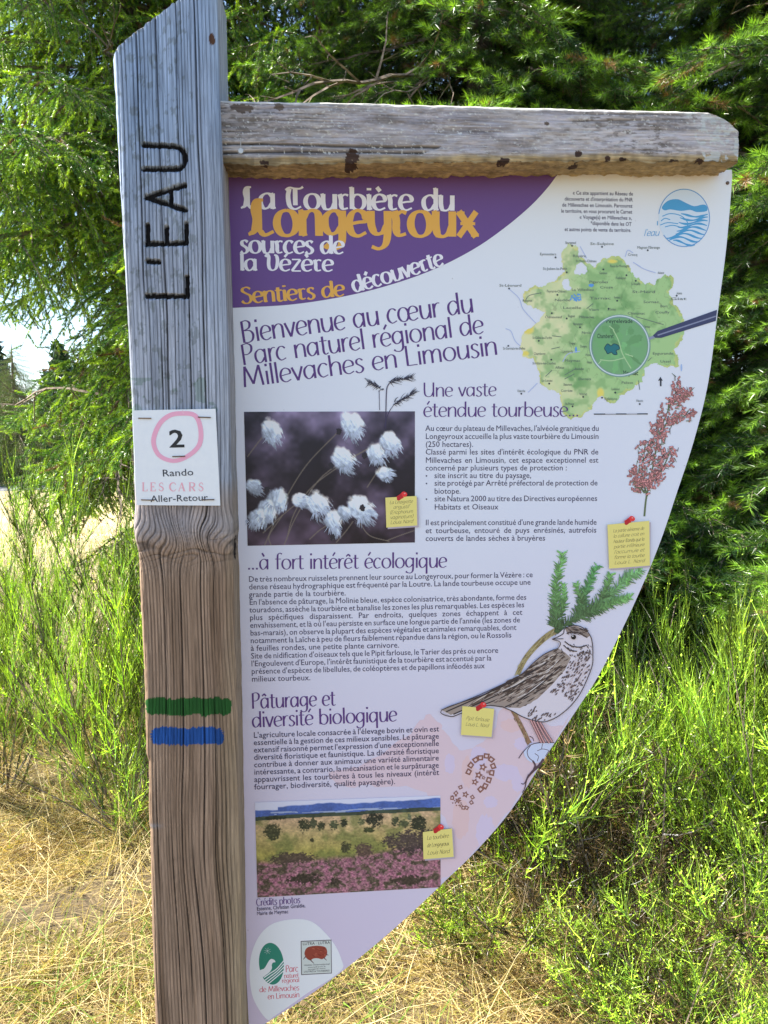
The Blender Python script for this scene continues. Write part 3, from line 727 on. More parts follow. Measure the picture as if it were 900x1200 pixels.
# body text
S = 9.5
pr = Print(.0002)
L1 = ["Au cœur du plateau de Millevaches, l'alvéole granitique du", "Longeyroux accueille la plus vaste tourbière du Limousin", "(250 hectares).",
 "Classé parmi les sites d'intérêt écologique du PNR de", "Millevaches en Limousin, cet espace exceptionnel est", "concerné par plusieurs types de protection :",
 "site inscrit au titre du paysage,", "site protégé par Arrêté préfectoral de protection de", "biotope.", "site Natura 2000 au titre des Directives européennes", "Habitats et Oiseaux", None,
 "Il est principalement constitué d'une grande lande humide", "et tourbeuse, entouré de puys enrésinés, autrefois", "couverts de landes sèches à bruyères"]
ys = [505, 514.4, 523.7, 532.7, 542.4, 551.4, 560.3, 569.2, 578.6, 587.5, 597.2, 0, 615.5, 624.8, 634]
XS = .99
for k, (s_, y) in enumerate(zip(L1, ys)):
    if not s_: continue
    x = 508.8 if 6 <= k <= 10 else 498.4; just = k in (0, 1, 3, 4, 7, 9, 12, 13)
    put_type(pr, s_, x, y, 702 - (y - 505) * .025, y - (y - 505) * .006, S, INK, TY, just, XS)
    if k in (6, 7, 9): put_type(pr, '•', 498.4, y, 520, y, S * .8, INK, TY, False)
pr.build('printed_paragraph', board)
pr = Print(.0002)
L2 = ["De très nombreux ruisselets prennent leur source au Longeyroux, pour former la Vézère : ce", "dense réseau hydrographique est fréquenté par la Loutre. La lande tourbeuse occupe une", "grande partie de la tourbière.",
 "En l'absence de pâturage, la Molinie bleue, espèce colonisatrice, très abondante, forme des", "touradons, assèche la tourbière et banalise les zones les plus remarquables. Les espèces les",
 "plus spécifiques disparaissent. Par endroits, quelques zones échappent à cet", "envahissement, et là où l'eau persiste en surface une longue partie de l'année (les zones de",
 "bas-marais), on observe la plupart des espèces végétales et animales remarquables, dont", "notamment la Laîche à peu de fleurs faiblement répandue dans la région, ou le Rossolis", "à feuilles rondes, une petite plante carnivore.",
 "Site de nidification d'oiseaux tels que le Pipit farlouse, le Tarier des prés ou encore", "l'Engoulevent d'Europe, l'intérêt faunistique de la tourbière est accentué par la", "présence d'espèces de libellules, de coléoptères et de papillons inféodés aux", "milieux tourbeux."]
xr = [624.4, 622, 0, 617, 614.5, 612, 609.5, 605, 599.5, 0, 584, 576, 568, 0]
for k, s_ in enumerate(L2):
    y = 681.8 + 9.0 * k; xl = 291.2 + .28 * k; j = xr[k] > 0; x1 = xr[k] or 600
    sl_ = -.0165 - .0007 * k
    put_type(pr, s_, xl, y, x1, y + (x1 - xl) * sl_, S, INK, TY, j, XS)
pr.build('printed_paragraph', board)
pr = Print(.0004)
L3 = ["L'agriculture locale consacrée à l'élevage bovin et ovin est", "essentielle à la gestion de ces milieux sensibles. Le pâturage", "extensif raisonné permet l'expression d'une exceptionnelle",
 "diversité floristique et faunistique. La diversité floristique", "contribue à donner aux animaux une variété alimentaire", "intéressante, a contrario, la mécanisation et le surpâturage", "appauvrissent les tourbières à tous les niveaux (intérêt", "fourrager, biodiversité, qualité paysagère)."]
for k, s_ in enumerate(L3):
    y = 864.6 + 8.65 * k; x1 = 514.5
    put_type(pr, s_, 297 + .15 * k, y, x1, y - 7.6 - .15 * k, S, INK, TY, k < 7, XS)
put_type(pr, 'Estenne, Christian Giraldie,', 301, 1067, 358, 1063, 6.2, INK, TB, 'fit')
put_type(pr, 'Mairie de Meymac', 301, 1072.5, 338, 1070, 6.2, INK, TB, 'fit')
pr.build('printed_paragraph', board)
pr = Print(.0002)
for s_, xl, y in (("« Ce site appartient au Réseau de", 671, 228.6), ("découverte et d'interprétation du PNR", 661.5, 235.6), ("de Millevaches en Limousin. Parcourez", 658.5, 242.7), ("le territoire, en vous procurant le Carnet", 657.5, 249.8),
                  ("« Voyage(s) en Millevaches »,", 679, 257), ("*disponible dans les OT", 692, 264.2), ("et autres points de vente du territoire.", 661.5, 271.3)):
    put_type(pr, s_, xl, y - .6, 741.8 - (y - 228) * .05, y + .6, 6.3, INK, TB, 'fit')
pr.build('printed_paragraph', board)
# peach water-colour patches
pr = Print(.0001)
FA = (500, 640, 3.214)
for pts, c in (([(385, 905), (420, 898), (470, 868), (492, 846), (505, 838), (517, 850), (530, 870), (545, 880), (575, 862), (590, 830), (620, 842), (655, 850), (668, 838), (640, 885), (598, 948), (560, 992), (520, 1030), (514, 1012), (530, 985), (518, 955), (498, 928), (450, 921), (400, 920)], pc(209, 190, 206)),):
    q = smooth_curve(pts, 6, True); q = q + (np.stack([vnoise(q[:, 0] * .25, q[:, 1] * .25, 1), vnoise(q[:, 0] * .25, q[:, 1] * .25, 2)], -1) - .5) * 5
    pr.poly(q, c)
for cx, cy, rx, ry in ((592, 905, 16, 10), (561, 888, 10, 14), (607, 918, 7, 10), (569, 975, 11, 20), (575, 940, 8, 7), (527, 895, 6, 12), (614, 872, 12, 8)):
    pr.disc((cx, cy), rx, ry, pc(203, 192, 222), n=30, jit=.25)
for cx, cy, rx, ry in ((548, 905, 7, 18), (600, 850, 14, 8), (540, 960, 10, 22)):
    pr.disc((cx, cy), rx, ry, pc(212, 186, 194), n=30, jit=.25)
pr.build('printed_colour_wash', board)

# ---- printed photographs: a fine grid of ink dots, coloured from a drawn picture
def raster(quad, nx, ny, f, name, parent, base=.00035, label=None):
    "quad: four photo corners (tl, tr, br, bl); f(X, Y) with X, Y in 0..1 gives rgb on the photographed board"
    q = [np.array(P(*c), float) for c in quad]
    X_, Y_ = np.meshgrid(np.linspace(0, 1, nx), np.linspace(0, 1, ny))
    pos = (q[0][None, None] * ((1 - X_) * (1 - Y_))[..., None] + q[1] * (X_ * (1 - Y_))[..., None] + q[2] * (X_ * Y_)[..., None] + q[3] * ((1 - X_) * Y_)[..., None])
    rgb, keep = f(X_, Y_)
    C = np.clip(lin(np.clip(rgb, 0, 255)) / WHITE * .8, .004, .85)
    idx = np.arange(nx * ny).reshape(ny, nx)
    Q = np.stack([idx[:-1, :-1], idx[1:, :-1], idx[1:, 1:], idx[:-1, 1:]], -1).reshape(-1, 4)
    if keep is not None: Q = Q[keep[:-1, :-1].reshape(-1)]
    un, inv = np.unique(Q, return_inverse=True)
    o = mesh_np(name, uvw(pos[..., 0], pos[..., 1], base).reshape(-1, 3)[un], inv.reshape(Q.shape), M['print'], parent, C.reshape(-1, 3)[un])
    if label: o['label'] = label
    return o
STALKS = [[(125, 720), (200, 560), (300, 400), (435, 262)], [(205, 720), (260, 600), (370, 440), (560, 330)], [(215, 700), (250, 590), (330, 480), (490, 370), (570, 325)], [(65, 360), (100, 315), (125, 285)], [(120, 670), (200, 600), (270, 545)], [(150, 720), (145, 680), (200, 600)],
          [(420, 715), (460, 670), (490, 630)], [(310, 700), (350, 665), (390, 640)], [(630, 712), (690, 690), (746, 672)], [(95, 500), (150, 495)], [(550, 490), (590, 430), (600, 410)], [(640, 715), (560, 690), (520, 640)]]
HEADS = [(165, 262, 46, 70, 1), (490, 238, 52, 70, 1), (455, 378, 50, 50, .97), (588, 352, 44, 60, 1), (645, 312, 46, 60, 1), (622, 438, 34, 20, .97), (90, 485, 36, 40, .8), (180, 535, 50, 110, .9), (135, 585, 46, 100, .9),
         (95, 612, 40, 110, .9), (275, 540, 34, 20, .97), (350, 562, 54, 60, .97), (410, 628, 42, 70, .97), (525, 582, 56, 50, .97), (455, 595, 28, 60, .85), (420, 675, 22, 80, .8)]
def cotton(Xn, Yn):
    b = fbm(Xn * 5 + 2, Yn * 4, 4, 101); b2 = fbm(Xn * 9, Yn * 7, 3, 102)
    t = np.clip((b - .30) * 2.2, 0, 1)[..., None]
    c = np.array([30, 28, 40.]) * (1 - t) + np.array([128, 118, 152.]) * t
    HD = HEADS
    c = c * (1.08 - .45 * Yn[..., None]) * (.8 + .45 * b2[..., None]); c[..., 0] += 10 * Yn
    x = 55 + Xn * 693; y = 182 + Yn * 540; f1 = fbm(x * .035, y * .035, 4, 131) - .5; f2 = fbm(x * .09, y * .09, 3, 132) - .5
    for pts in STALKS:
        q = smooth_curve(pts, 6); dmin = np.full(x.shape, 99.)
        for a, b_ in zip(q[:-1], q[1:]):
            e = b_ - a; tt = np.clip(((x - a[0]) * e[0] + (y - a[1]) * e[1]) / (e @ e), 0, 1); dmin = np.minimum(dmin, np.hypot(x - a[0] - tt * e[0], y - a[1] - tt * e[1]))
        al = np.clip(2.6 - dmin, 0, 1)[..., None] * .8; c = c * (1 - al) + np.array([118, 110, 100.]) * al
    for hx, hy, r, ang, lum in HEADS:
        ca, sa = math.cos(R(ang)), math.sin(R(ang)); dx = x - hx; dy = y - hy; l_ = dx * ca + dy * sa; w_ = -dx * sa + dy * ca
        st_ = fbm(w_ * .22 + l_ * .02, l_ * .035 + hx, 3, 133)            # strands run along the head
        e = (l_ / (r * 1.22)) ** 2 + (w_ / (r * .92)) ** 2 + f1 * 1.1 + (st_ - .5) * np.clip(l_ / r + .3, 0, 1.5) * 2.2
        al = np.clip((1.05 - e) * 2.2, 0, 1)[..., None]
        sh = (.66 + .42 * st_ + .16 * np.clip(-l_ / r, -1, 1) - .25 * np.clip(w_ / r, -1, 1) + f2 * .35)[..., None] * lum
        c = c * (1 - al) + np.clip(np.array([196, 212, 238.]) * sh * 1.22, 0, 250) * al
    return c, None
CQ = ((285.9, 482.6), (486.2, 482), (486.2, 635.7), (290.2, 639.6))
raster(CQ, 290, 224, cotton, 'printed_cotton_grass_picture', board)
pr = Print(.0005); FC = (270, 430, 3.4615)
for hx, hy, r, ang, lum in HEADS:
    r2 = np.random.default_rng(int(hx))
    for k in range(int(r * .5)):   # a few loose hairs at the far end of each head
        a = R(ang) + (r2.random() - .5) * 2.0; o = np.array([hx, hy]) + np.array([math.cos(a), math.sin(a)]) * r * .6; e = o + np.array([math.cos(a), math.sin(a) + .1]) * r * (.25 + .4 * r2.random()); e[0] = np.clip(e[0], 60, 744)
        pr.stroke([o, (o + e) / 2 + (r2.random(2) - .5) * 5, e], (2.4, 2.0, .8), pc(176 * lum, 190 * lum, 218 * lum), FC, curve=2)
for x, y in ((535, 572), (408, 400), (414, 690), (440, 262), (150, 498), (545, 360)): pr.disc((x, y), 11, 13, pc(42, 38, 48), FC, jit=.5)
pr.build('printed_cotton_grass', board)
# reeds above that picture
pr = Print(.0009)
for pts, w in (([(605, 175), (604, 130), (603, 95)], 2.5), ([(630, 250), (631, 160), (634, 90), (645, 65)], 4), ([(620, 255), (640, 190), (665, 150)], 2.5)): pr.stroke(pts, w, INK, FC)
r2 = np.random.default_rng(5)
for (ox, oy), (tx, ty), n_ in (((625, 90), (560, 62), 40), ((640, 62), (730, 40), 60), ((662, 150), (740, 105), 60)):
    for k in range(n_):
        s0 = r2.random(); p0 = np.array([ox, oy]) * (1 - s0) + np.array([tx, ty]) * s0 + (r2.random(2) - .5) * (8, 10)
        d = np.array([tx - ox, ty - oy]) / 90 * (14 + 20 * r2.random()) + np.array([0, (r2.random() - .35) * 40])
        pr.stroke([p0, p0 + d * .5 + (r2.random(2) - .5) * 8, p0 + d], (2.6, .6), pc(44, 42, 62), FC, curve=2)
pr.build('printed_reeds', board)

def landscape(Xn, Yn):
    n1 = fbm(Xn * 8, Yn * 5, 4, 111); n2 = fbm(Xn * 40, Yn * 28, 4, 112); n3 = fbm(Xn * 120, Yn * 75, 4, 113)
    top = np.array([206, 210, 235.])
    hill = .05 + .075 * (fbm(Xn * 5.2, 0, 4, 114) - .25) - .05 * Xn + .03 * (Xn < .12)
    c = np.broadcast_to(top, Xn.shape + (3,)).copy()
    far = np.clip((Yn - hill) / .012, 0, 1)[..., None]; c = c * (1 - far) + np.array([72, 98, 168.]) * (.7 + .35 * n1[..., None] + .3 * n3[..., None]) * far
    haze = ((Yn > .105) & (fbm(Xn * 7, Yn * 30, 3, 115) > .56))[..., None]; c = np.where(haze, np.array([150, 165, 200.]), c)
    mid = (Yn > .15 + .03 * (n1 - .5) - .03 * Xn)[..., None]; c = np.where(mid, np.array([58, 72, 62.]) * (.7 + .6 * n2[..., None]), c)
    fld = (Yn > .19 + .02 * (n1 - .5) - .03 * Xn)[..., None]; t = np.clip((Yn - .2) / .35, 0, 1)[..., None]
    fc = (np.array([192, 164, 132.]) * (1 - t) + np.array([160, 152, 84.]) * t) * (.62 + .38 * n2[..., None] + .36 * n3[..., None])
    gp = np.clip((n1 - .52) * 5, 0, .6)[..., None]; fc = fc * (1 - gp) + np.array([104, 116, 64.]) * (.7 + .5 * n3[..., None]) * gp; c = np.where(fld, fc, c)
    bnd = .60 - .10 * Xn ** 2 + .04 * (n1 - .5) - .06 * (Xn > .5) * (Xn - .5)
    hv = np.clip((Yn - bnd) / .06, 0, 1)[..., None]
    ht = np.array([140, 102, 112.]) * (.35 + 1.25 * n3[..., None]) + np.array([16, 2, 12.]) * (n2[..., None] - .5) * 5
    wd = np.clip((.47 - n2) * 9, 0, .8)[..., None]; ht = ht * (1 - wd) + np.array([78, 72, 58.]) * (.4 + 1.1 * n3[..., None]) * wd
    c = c * (1 - hv) + ht * hv
    for bx, by, rx, ry, col_ in ((.09, .32, .042, .085, (52, 58, 40)), (.26, .26, .03, .07, (40, 48, 34)), (.31, .24, .02, .06, (62, 70, 52)), (.35, .27, .02, .05, (42, 50, 36)), (.42, .26, .025, .055, (62, 72, 52)), (.475, .255, .02, .04, (34, 42, 34)),
                                 (.64, .235, .045, .075, (24, 32, 28)), (.57, .25, .02, .04, (84, 92, 64)), (.61, .34, .03, .03, (46, 56, 34)), (.755, .25, .02, .05, (44, 54, 40)), (.80, .28, .03, .04, (70, 78, 56)), (.88, .30, .042, .085, (32, 40, 32)), (.83, .23, .012, .05, (90, 100, 80)),
                                 (.19, .60, .12, .06, (74, 62, 58)), (.85, .48, .16, .12, (64, 54, 58)), (.48, .51, .028, .06, (56, 58, 42)), (.58, .56, .05, .08, (84, 66, 64)), (.25, .83, .10, .05, (48, 44, 38)), (.42, .86, .03, .04, (52, 46, 42)), (.82, .9, .09, .05, (58, 50, 44)), (.1, .17, .06, .02, (36, 46, 34)), (.3, .42, .01, .02, (50, 52, 36))):
        e = ((Xn - bx) / rx) ** 2 + ((Yn - by) / ry) ** 2 + (n3 - .5) * 2.3 + (n2 - .5) * 1.2
        a = np.clip((1.15 - e) * 1.6, 0, .9)[..., None]; c = c * (1 - a) + np.array(col_, float) * (.55 + .95 * n3[..., None]) * a
    c = np.where((hill - Yn > .012)[..., None], top, c)
    return c, None
raster(((298.8, 940.2), (516, 932.2), (516.3, 1039.5), (301.8, 1051.5)), 420, 214, landscape, 'printed_moor_picture', board, .0006)

# ---- map
FM = (580, 200, 3.214)
OUT = [(245, 295), (275, 275), (310, 290), (315, 320), (345, 340), (380, 360), (400, 330), (440, 320), (480, 330), (500, 360), (520, 390), (560, 420), (600, 430), (610, 400), (640, 388), (668, 400), (670, 430), (650, 450), (670, 490), (700, 530), (715, 590), (700, 640), (675, 670), (690, 700), (690, 730),
       (640, 735), (590, 720), (560, 740), (550, 790), (500, 830), (465, 840), (465, 865), (440, 875), (400, 850), (380, 850), (360, 890), (320, 925), (280, 935), (255, 920), (250, 880), (245, 840), (200, 820), (165, 800), (160, 740), (140, 700), (100, 690), (95, 650), (110, 600), (145, 580), (165, 560), (190, 530), (150, 510), (105, 490), (110, 460), (140, 430), (180, 430), (230, 410), (255, 380), (250, 340)]
def map_f(Xn, Yn):
    x = 80 + Xn * 650; y = 260 + Yn * 690
    jx = x + (fbm(x * .05, y * .05, 3, 121) - .5) * 22; jy = y + (fbm(x * .05, y * .05, 3, 122) - .5) * 22
    k = in_poly(jx, jy, OUT) & ~(((jx - 320) / 24) ** 2 + ((jy - 365) / 22) ** 2 < 1) & ~(((jx - 266) / 14) ** 2 + ((jy - 425) / 22) ** 2 < 1)
    n1 = fbm(x * .012, y * .012, 4, 123); n2 = fbm(x * .03, y * .03, 3, 124)
    t = np.clip((x - 90) / 300 + (n1 - .5) * 1.6, 0, 1)[..., None]
    c = np.array([212, 216, 174.]) * (1 - t) + np.array([158, 196, 138.]) * t
    dk = np.clip(1 - (((x - 440) / 130) ** 2 + ((y - 560) / 130) ** 2), 0, 1) * .8 + np.clip((n2 - .5) * 3, 0, .5) + np.clip(1 - (((x - 300) / 60) ** 2 + ((y - 770) / 90) ** 2), 0, 1) * .6
    dk = (np.clip(dk, 0, 1) * np.clip((n2 - .3) * 4, .15, 1))[..., None]; c = c * (1 - dk) + np.array([116, 162, 104.]) * dk
    for bx, by, rx, ry in ((125, 595, 22, 18), (115, 685, 14, 10), (440, 340, 20, 8), (395, 835, 14, 20)):
        a = np.clip(1.3 - ((x - bx) / rx) ** 2 - ((y - by) / ry) ** 2, 0, 1)[..., None]; c = c * (1 - a) + np.array([226, 208, 104.]) * a
    edge = ~in_poly(395 + (jx - 395) * 1.035, 600 + (jy - 600) * 1.035, OUT); c = np.where(edge[..., None] & (n2[..., None] > .42), c * .55 + np.array([216, 206, 120.]) * .45, c)
    # relief strokes
    rl = (np.abs(vnoise((x + y * .6) * .05, (x - y) * .02, 126) - .5) < .02) & (n1 > .5); c = np.where(rl[..., None], c * .88, c)
    return c, k
def fq(fr, x, y): return (fr[0] + x / fr[2], fr[1] + y / fr[2])
raster((fq(FM, 80, 260), fq(FM, 730, 260), fq(FM, 730, 950), fq(FM, 80, 950)), 260, 276, map_f, 'printed_map', board, .0002)
pr = Print(.0004)
MC = pc(92, 104, 104); BL = pc(90, 150, 222)
for k in range(34):
    r2 = np.random.default_rng(k + 40); x = 285 + r2.random() * 40; y = 466 + r2.random() * 26
    pr.disc((x, y), 2 + 3 * r2.random(), 3 * r2.random() + 1, BL, FM, n=7, jit=.8)
pr.disc((305, 675), 4, 12, BL, FM); pr.disc((362, 432), 9, 7, BL, FM, jit=.5); pr.disc((702, 742), 3, 14, pc(150, 180, 228), FM)
RIV = pc(168, 184, 226)
for pts in ([(52, 445), (90, 480), (105, 520), (140, 560), (155, 575)], [(40, 595), (60, 605), (75, 640), (95, 660)], [(490, 325), (500, 300), (520, 310)], [(520, 345), (560, 370), (605, 385)], [(520, 345), (548, 362)], [(125, 835), (160, 800)], [(320, 285), (345, 330)], [(255, 720), (275, 690), (320, 680)]):
    pr.stroke(pts, 3, RIV, FM)
for pts in ([(115, 488), (130, 470), (175, 460)], [(190, 775), (215, 752)], [(262, 770), (305, 745)], [(262, 785), (300, 765)], [(530, 550), (635, 580)], [(215, 622), (250, 626)], [(212, 672), (245, 664)], [(540, 790), (545, 825)], [(345, 520), (370, 500)], [(575, 718), (590, 704)]):
    pr.stroke(pts, 2.5, pc(96, 110, 108), FM)
PL = [(285, 272, 'Bourganeuf', 0), (403, 276, 'St-Sulpice', 90), (578, 290, 'Magnat-l\'Etrange', 86), (200, 315, 'Eymoutiers', 62), (318, 322, 'Royère', 50), (343, 341, 'St-Martin-Château', 78), (518, 317, 'Crocq', 36), (226, 370, 'St-Julien-le-Petit', 92), (470, 360, 'Faux-la-Montagne', 74), (58, 433, 'St-Léonard', 84),
      (408, 386, 'Gentioux', 30), (474, 405, 'Felletin', 40), (390, 420, 'Pigerolles', 72), (530, 427, 'La Nouaille', 34), (232, 455, 'Peyrat-le-Château', 74), (330, 449, 'La Villedieu', 84), (420, 440, 'Croze', 50), (560, 457, 'St-Merd', 88), (254, 488, 'Nedde', 60), (396, 481, 'Tarnac', 80), (460, 478, 'Peyrelevade', 24), (588, 495, 'Sornac', 60), (122, 490, 'Rempnat', 36),
      (636, 511, 'Bort', 28), (290, 517, 'Lacelle', 70), (372, 524, 'Viam', 40), (440, 523, 'St-Setiers', 32), (630, 534, 'Couffy', 54), (532, 538, 'Chavanac', 66), (220, 552, 'Châteauneuf', 64), (288, 548, 'Bugeat', 26), (345, 552, 'Millevaches', 56), (312, 578, 'Barsanges', 34), (178, 630, 'St-Gilles-les-Forêts', 74), (343, 611, 'Pérols', 34),
      (292, 651, 'Treignac', 22), (334, 662, 'Davignac', 26), (274, 681, 'Lestards', 40), (168, 690, 'Chamberet', 44), (292, 716, 'Meymac', 60), (352, 695, 'Péret', 22), (185, 726, 'St-Hilaire-les-Courbes', 88), (244, 742, 'Affieux', 34), (318, 747, 'Soudeilles', 34), (72, 670, 'St-Germain-les-Belles', 84), (197, 791, 'Le Lonzac', 40), (338, 785, 'Darnets', 48), (274, 806, 'Beaumont', 32), (270, 829, 'Corrèze', 44), (99, 830, 'Uzerche', 30), (332, 842, 'Vitrac', 30),
      (498, 799, 'Palisse', 44), (453, 823, 'Combressol', 32), (436, 860, 'Egletons', 48), (281, 879, 'St-Priest', 34), (545, 867, 'Neuvic', 26), (632, 689, 'Eygurande', 78), (642, 719, 'Ussel', 40), (690, 483, 'Giat', 62), (694, 462, 'Auzances', 20), (625, 385, 'Aubusson', 24), (355, 722, 'Ambrugeat', 20), (572, 588, 'Sornac', 24)]
for x, y, s_, w_ in PL:
    if w_ == 0: w_ = 40
    put_type(pr, s_, x - w_ / 2, y + 4, x + w_ / 2, y + 4, 14, MC, TY, 'fit', fr=FM)
for x, y in ((228, 327), (495, 394), (214, 537), (290, 283), (403, 287), (575, 300), (403, 855), (684, 471), (408, 372), (235, 468), (460, 490), (53, 444), (270, 383), (165, 641), (212, 712), (204, 802), (332, 852), (453, 836), (545, 879), (292, 888), (50, 660), (99, 840), (530, 415), (270, 557), (320, 590), (428, 520)):
    pr.disc((x, y), 3.6, 3.6, pc(50, 56, 66), FM, n=8)
pr.stroke([(372, 917), (575, 916)], 4.5, pc(60, 66, 78), FM, curve=0)
for a, b in ((415, 455), (495, 535)): pr.stroke([(a, 916), (b, 916)], 2.4, pc(206, 210, 230), FM, curve=0)
pr.poly([(623, 776), (614, 792), (621, 790), (621, 812), (627, 812), (627, 790), (632, 792)], pc(40, 44, 60), FM)
pr.build('printed_map_names', board)
# magnifier
pr = Print(.0006)
pr.disc((470, 660), 104, 106, pc(112, 164, 116), FM, n=48)
for k in range(26):
    r2 = np.random.default_rng(k + 90); a = r2.random() * 6.28; r_ = 85 * math.sqrt(r2.random())
    pr.disc((470 + r_ * math.cos(a), 660 + r_ * math.sin(a)), 10 + 22 * r2.random(), 6 + 14 * r2.random(), pc(*np.array([104, 158, 106]) * (.9 + .25 * r2.random())), FM, jit=.6, rot=a)
for pts in ([(395, 712), (440, 716), (490, 704)], [(445, 600), (465, 640), (480, 690), (512, 745)], [(430, 585), (448, 600)], [(490, 690), (520, 700)], [(375, 745), (400, 715)]): pr.stroke(pts, 4, pc(160, 196, 150), FM)
pr.poly([(412, 668), (424, 652), (436, 660), (448, 652), (466, 660), (468, 672), (456, 678), (460, 692), (446, 692), (438, 684), (424, 690), (418, 680)], pc(34, 110, 120), FM, 3)
pr.stroke([(412, 668), (424, 652), (436, 660), (448, 652), (466, 660), (468, 672), (456, 678), (460, 692), (446, 692), (438, 684), (424, 690), (418, 680)], 3, pc(30, 60, 70), FM, closed=True, curve=3)
for x, y, s_, w_, z_ in ((415, 625, 'Chamberet', 62, 24), (468, 568, 'Peyrelevade', 100, 22), (510, 764, 'Meymac', 58, 26)): put_type(pr, s_, x - w_ / 2, y + 6, x + w_ / 2, y + 6, z_, pc(40, 60, 56), TB, 'fit', fr=FM)
cir = [(470 + 110 * math.cos(a * math.pi / 24), 660 + 112 * math.sin(a * math.pi / 24)) for a in range(48)]
pr.stroke(cir, 11, pc(116, 150, 152), FM, closed=True, curve=2)
pr.stroke([(x * 1 - 1, y - 1) for x, y in cir], 4, pc(196, 214, 220), FM, closed=True, curve=2)
pr.stroke([(578, 634), (612, 620)], (10, 12), pc(132, 142, 168), FM, curve=0)
pr.poly([(594, 622), (612, 604), (836, 524), (832, 566), (626, 630), (604, 630)], pc(56, 62, 100), FM)
pr.stroke([(612, 620), (832, 548)], 5, pc(126, 134, 166), FM, curve=0)
pr.build('printed_magnifying_glass', board)
# round water emblem
pr = Print(.0003); CB = pc(72, 152, 208)
FL = (580, 200, 3.214); oc = (712, 178)
pr.disc(oc, 96, 108, pc(196, 214, 238), FL, n=48)
pr.poly([(628, 140), (640, 122), (660, 110), (690, 108), (720, 122), (750, 134), (780, 128), (796, 132), (798, 152), (760, 156), (735, 148), (700, 152), (660, 146), (640, 150)], CB, FL, 3)
for k in range(9):
    y = 168 + k * 13; h = math.sqrt(max(0, 1 - ((y - 178) / 106) ** 2)) * 90
    xa = max(712 - h, 700 - k * 4 if k < 6 else 712 - h); xb = 712 + h
    pts = [(x, y + 10 * math.sin((x - 600) * .05 + k * .9) * (.6 + .05 * k)) for x in np.linspace(xa, xb, 12)]
    pr.stroke(pts, (3, 9, 5, 9, 3), CB, FL, curve=2)
for pts in ([(630, 172), (660, 162), (700, 170), (725, 195), (722, 215)], [(625, 190), (640, 180), (660, 185)], [(622, 205), (650, 196), (690, 200)], [(640, 212), (670, 206), (700, 214)], [(612, 190), (612, 206)]): pr.stroke(pts, 3.5, CB, FL)
pr.stroke([(712 + 96 * math.cos(a), 178 + 108 * math.sin(a)) for a in np.linspace(-3.0, 2.5, 40)], 3.5, pc(96, 150, 208), FL, curve=1)
put_pen(pr, "l'eau", 560, 246, 618, 245, 30, CB, (.05, .1, .5), GL, shear=.25, fr=FL)
pr.build('printed_water_emblem', board)

# ---- heather sprig
FH = (480, 430, 2.571); pr = Print(.0003); r2 = np.random.default_rng(11)
spines = [[(707, 450), (712, 400), (722, 350), (735, 290), (750, 210), (775, 140), (800, 80), (812, 30)], [(716, 390), (700, 330), (705, 270), (712, 220)], [(720, 360), (742, 330), (770, 290), (790, 240)], [(735, 290), (745, 230), (752, 160)], [(760, 190), (785, 160), (825, 150), (840, 130)], [(780, 130), (782, 90)], [(708, 380), (690, 350), (682, 310)], [(790, 110), (820, 90), (838, 70)]]
for sp in spines: pr.stroke(sp, (6, 2.5), pc(92, 108, 78), FH)
for k in range(620):
    sp = smooth_curve(spines[[0, 0, 1, 2, 3, 4, 6, 7][r2.integers(8)]], 8); t = r2.random() * .82 + .16; q = sp[int(t * (len(sp) - 1))]
    if q[1] > 375: continue
    sp_ = 26 if q[1] > 100 else 15
    q = q + (r2.random(2) - .5) * (sp_ * 2.0, 26); a = r2.random() * 6.28; d = np.array([math.cos(a), math.sin(a)]) * (6 + 5 * r2.random())
    if r2.random() < .22: pr.stroke([q, q + d * 1.7], (3, 1), pc(*((88, 104, 74) if r2.random() < .6 else (70, 58, 64))), FH, curve=0)
    else:
        pr.stroke([q - d * .75, q + d * .75], (5, 10, 6), pc(128, 88, 92), FH, curve=2); pr.stroke([q - d * .5, q + d * .6], (3.5, 7.5, 3), pc(*np.array([204, 140, 142]) * (.8 + .3 * r2.random())), FH, curve=2)
pr.build('printed_heather_sprig', board)

# ---- bird on a branch
FB = (560, 640, 3.4615); F8 = (500, 640, 3.214)
pr = Print(.0006); r2 = np.random.default_rng(21)
pr.stroke([(330, 335), (280, 365), (230, 410), (190, 460), (160, 520)], (26, 22, 20), pc(150, 138, 98), FB)
pr.stroke([(140, 665), (165, 710), (190, 760), (208, 800)], (16, 18), pc(142, 112, 92), FB)
for k in range(120):
    t = r2.random(); sp = smooth_curve([(330, 335), (280, 365), (230, 410), (190, 460), (160, 520)] if k < 85 else [(140, 665), (165, 710), (190, 760), (208, 800)], 12); q = sp[int(t * (len(sp) - 1))] + (r2.random(2) - .5) * 18
    d = np.array([(-1 if k < 85 else .5), 1.1]) * (6 + 8 * r2.random()); pr.stroke([q, q + d], (3.2, 1), pc(*((108, 96, 70) if r2.random() < .6 else (172, 164, 128))), FB, curve=0)
def sprig(pts, n_, ln, cols, w=3.6, sp=55):
    sp_ = smooth_curve(pts, 14)
    pr.stroke(pts, (8, 3), pc(84, 112, 74), FB)
    for k in range(n_):
        t = (k + r2.random()) / n_; i = min(len(sp_) - 2, int(t * (len(sp_) - 1))); q = sp_[i]; d = sp_[i + 1] - sp_[i]; a = math.atan2(d[1], d[0]) + R(sp) * (1 if r2.random() < .5 else -1) * (.3 + r2.random())
        l_ = ln * (.75 + .5 * r2.random()) * (1 - .35 * t); c = np.array(cols[0]) * (1 - t) + np.array(cols[1]) * t; c = c * (.75 + .5 * r2.random())
        pr.stroke([q, q + np.array([math.cos(a), math.sin(a)]) * l_], (w * 1.5, w * .5), pc(*c), FB, curve=0)
DG, LG = (72, 100, 66), (112, 168, 98)
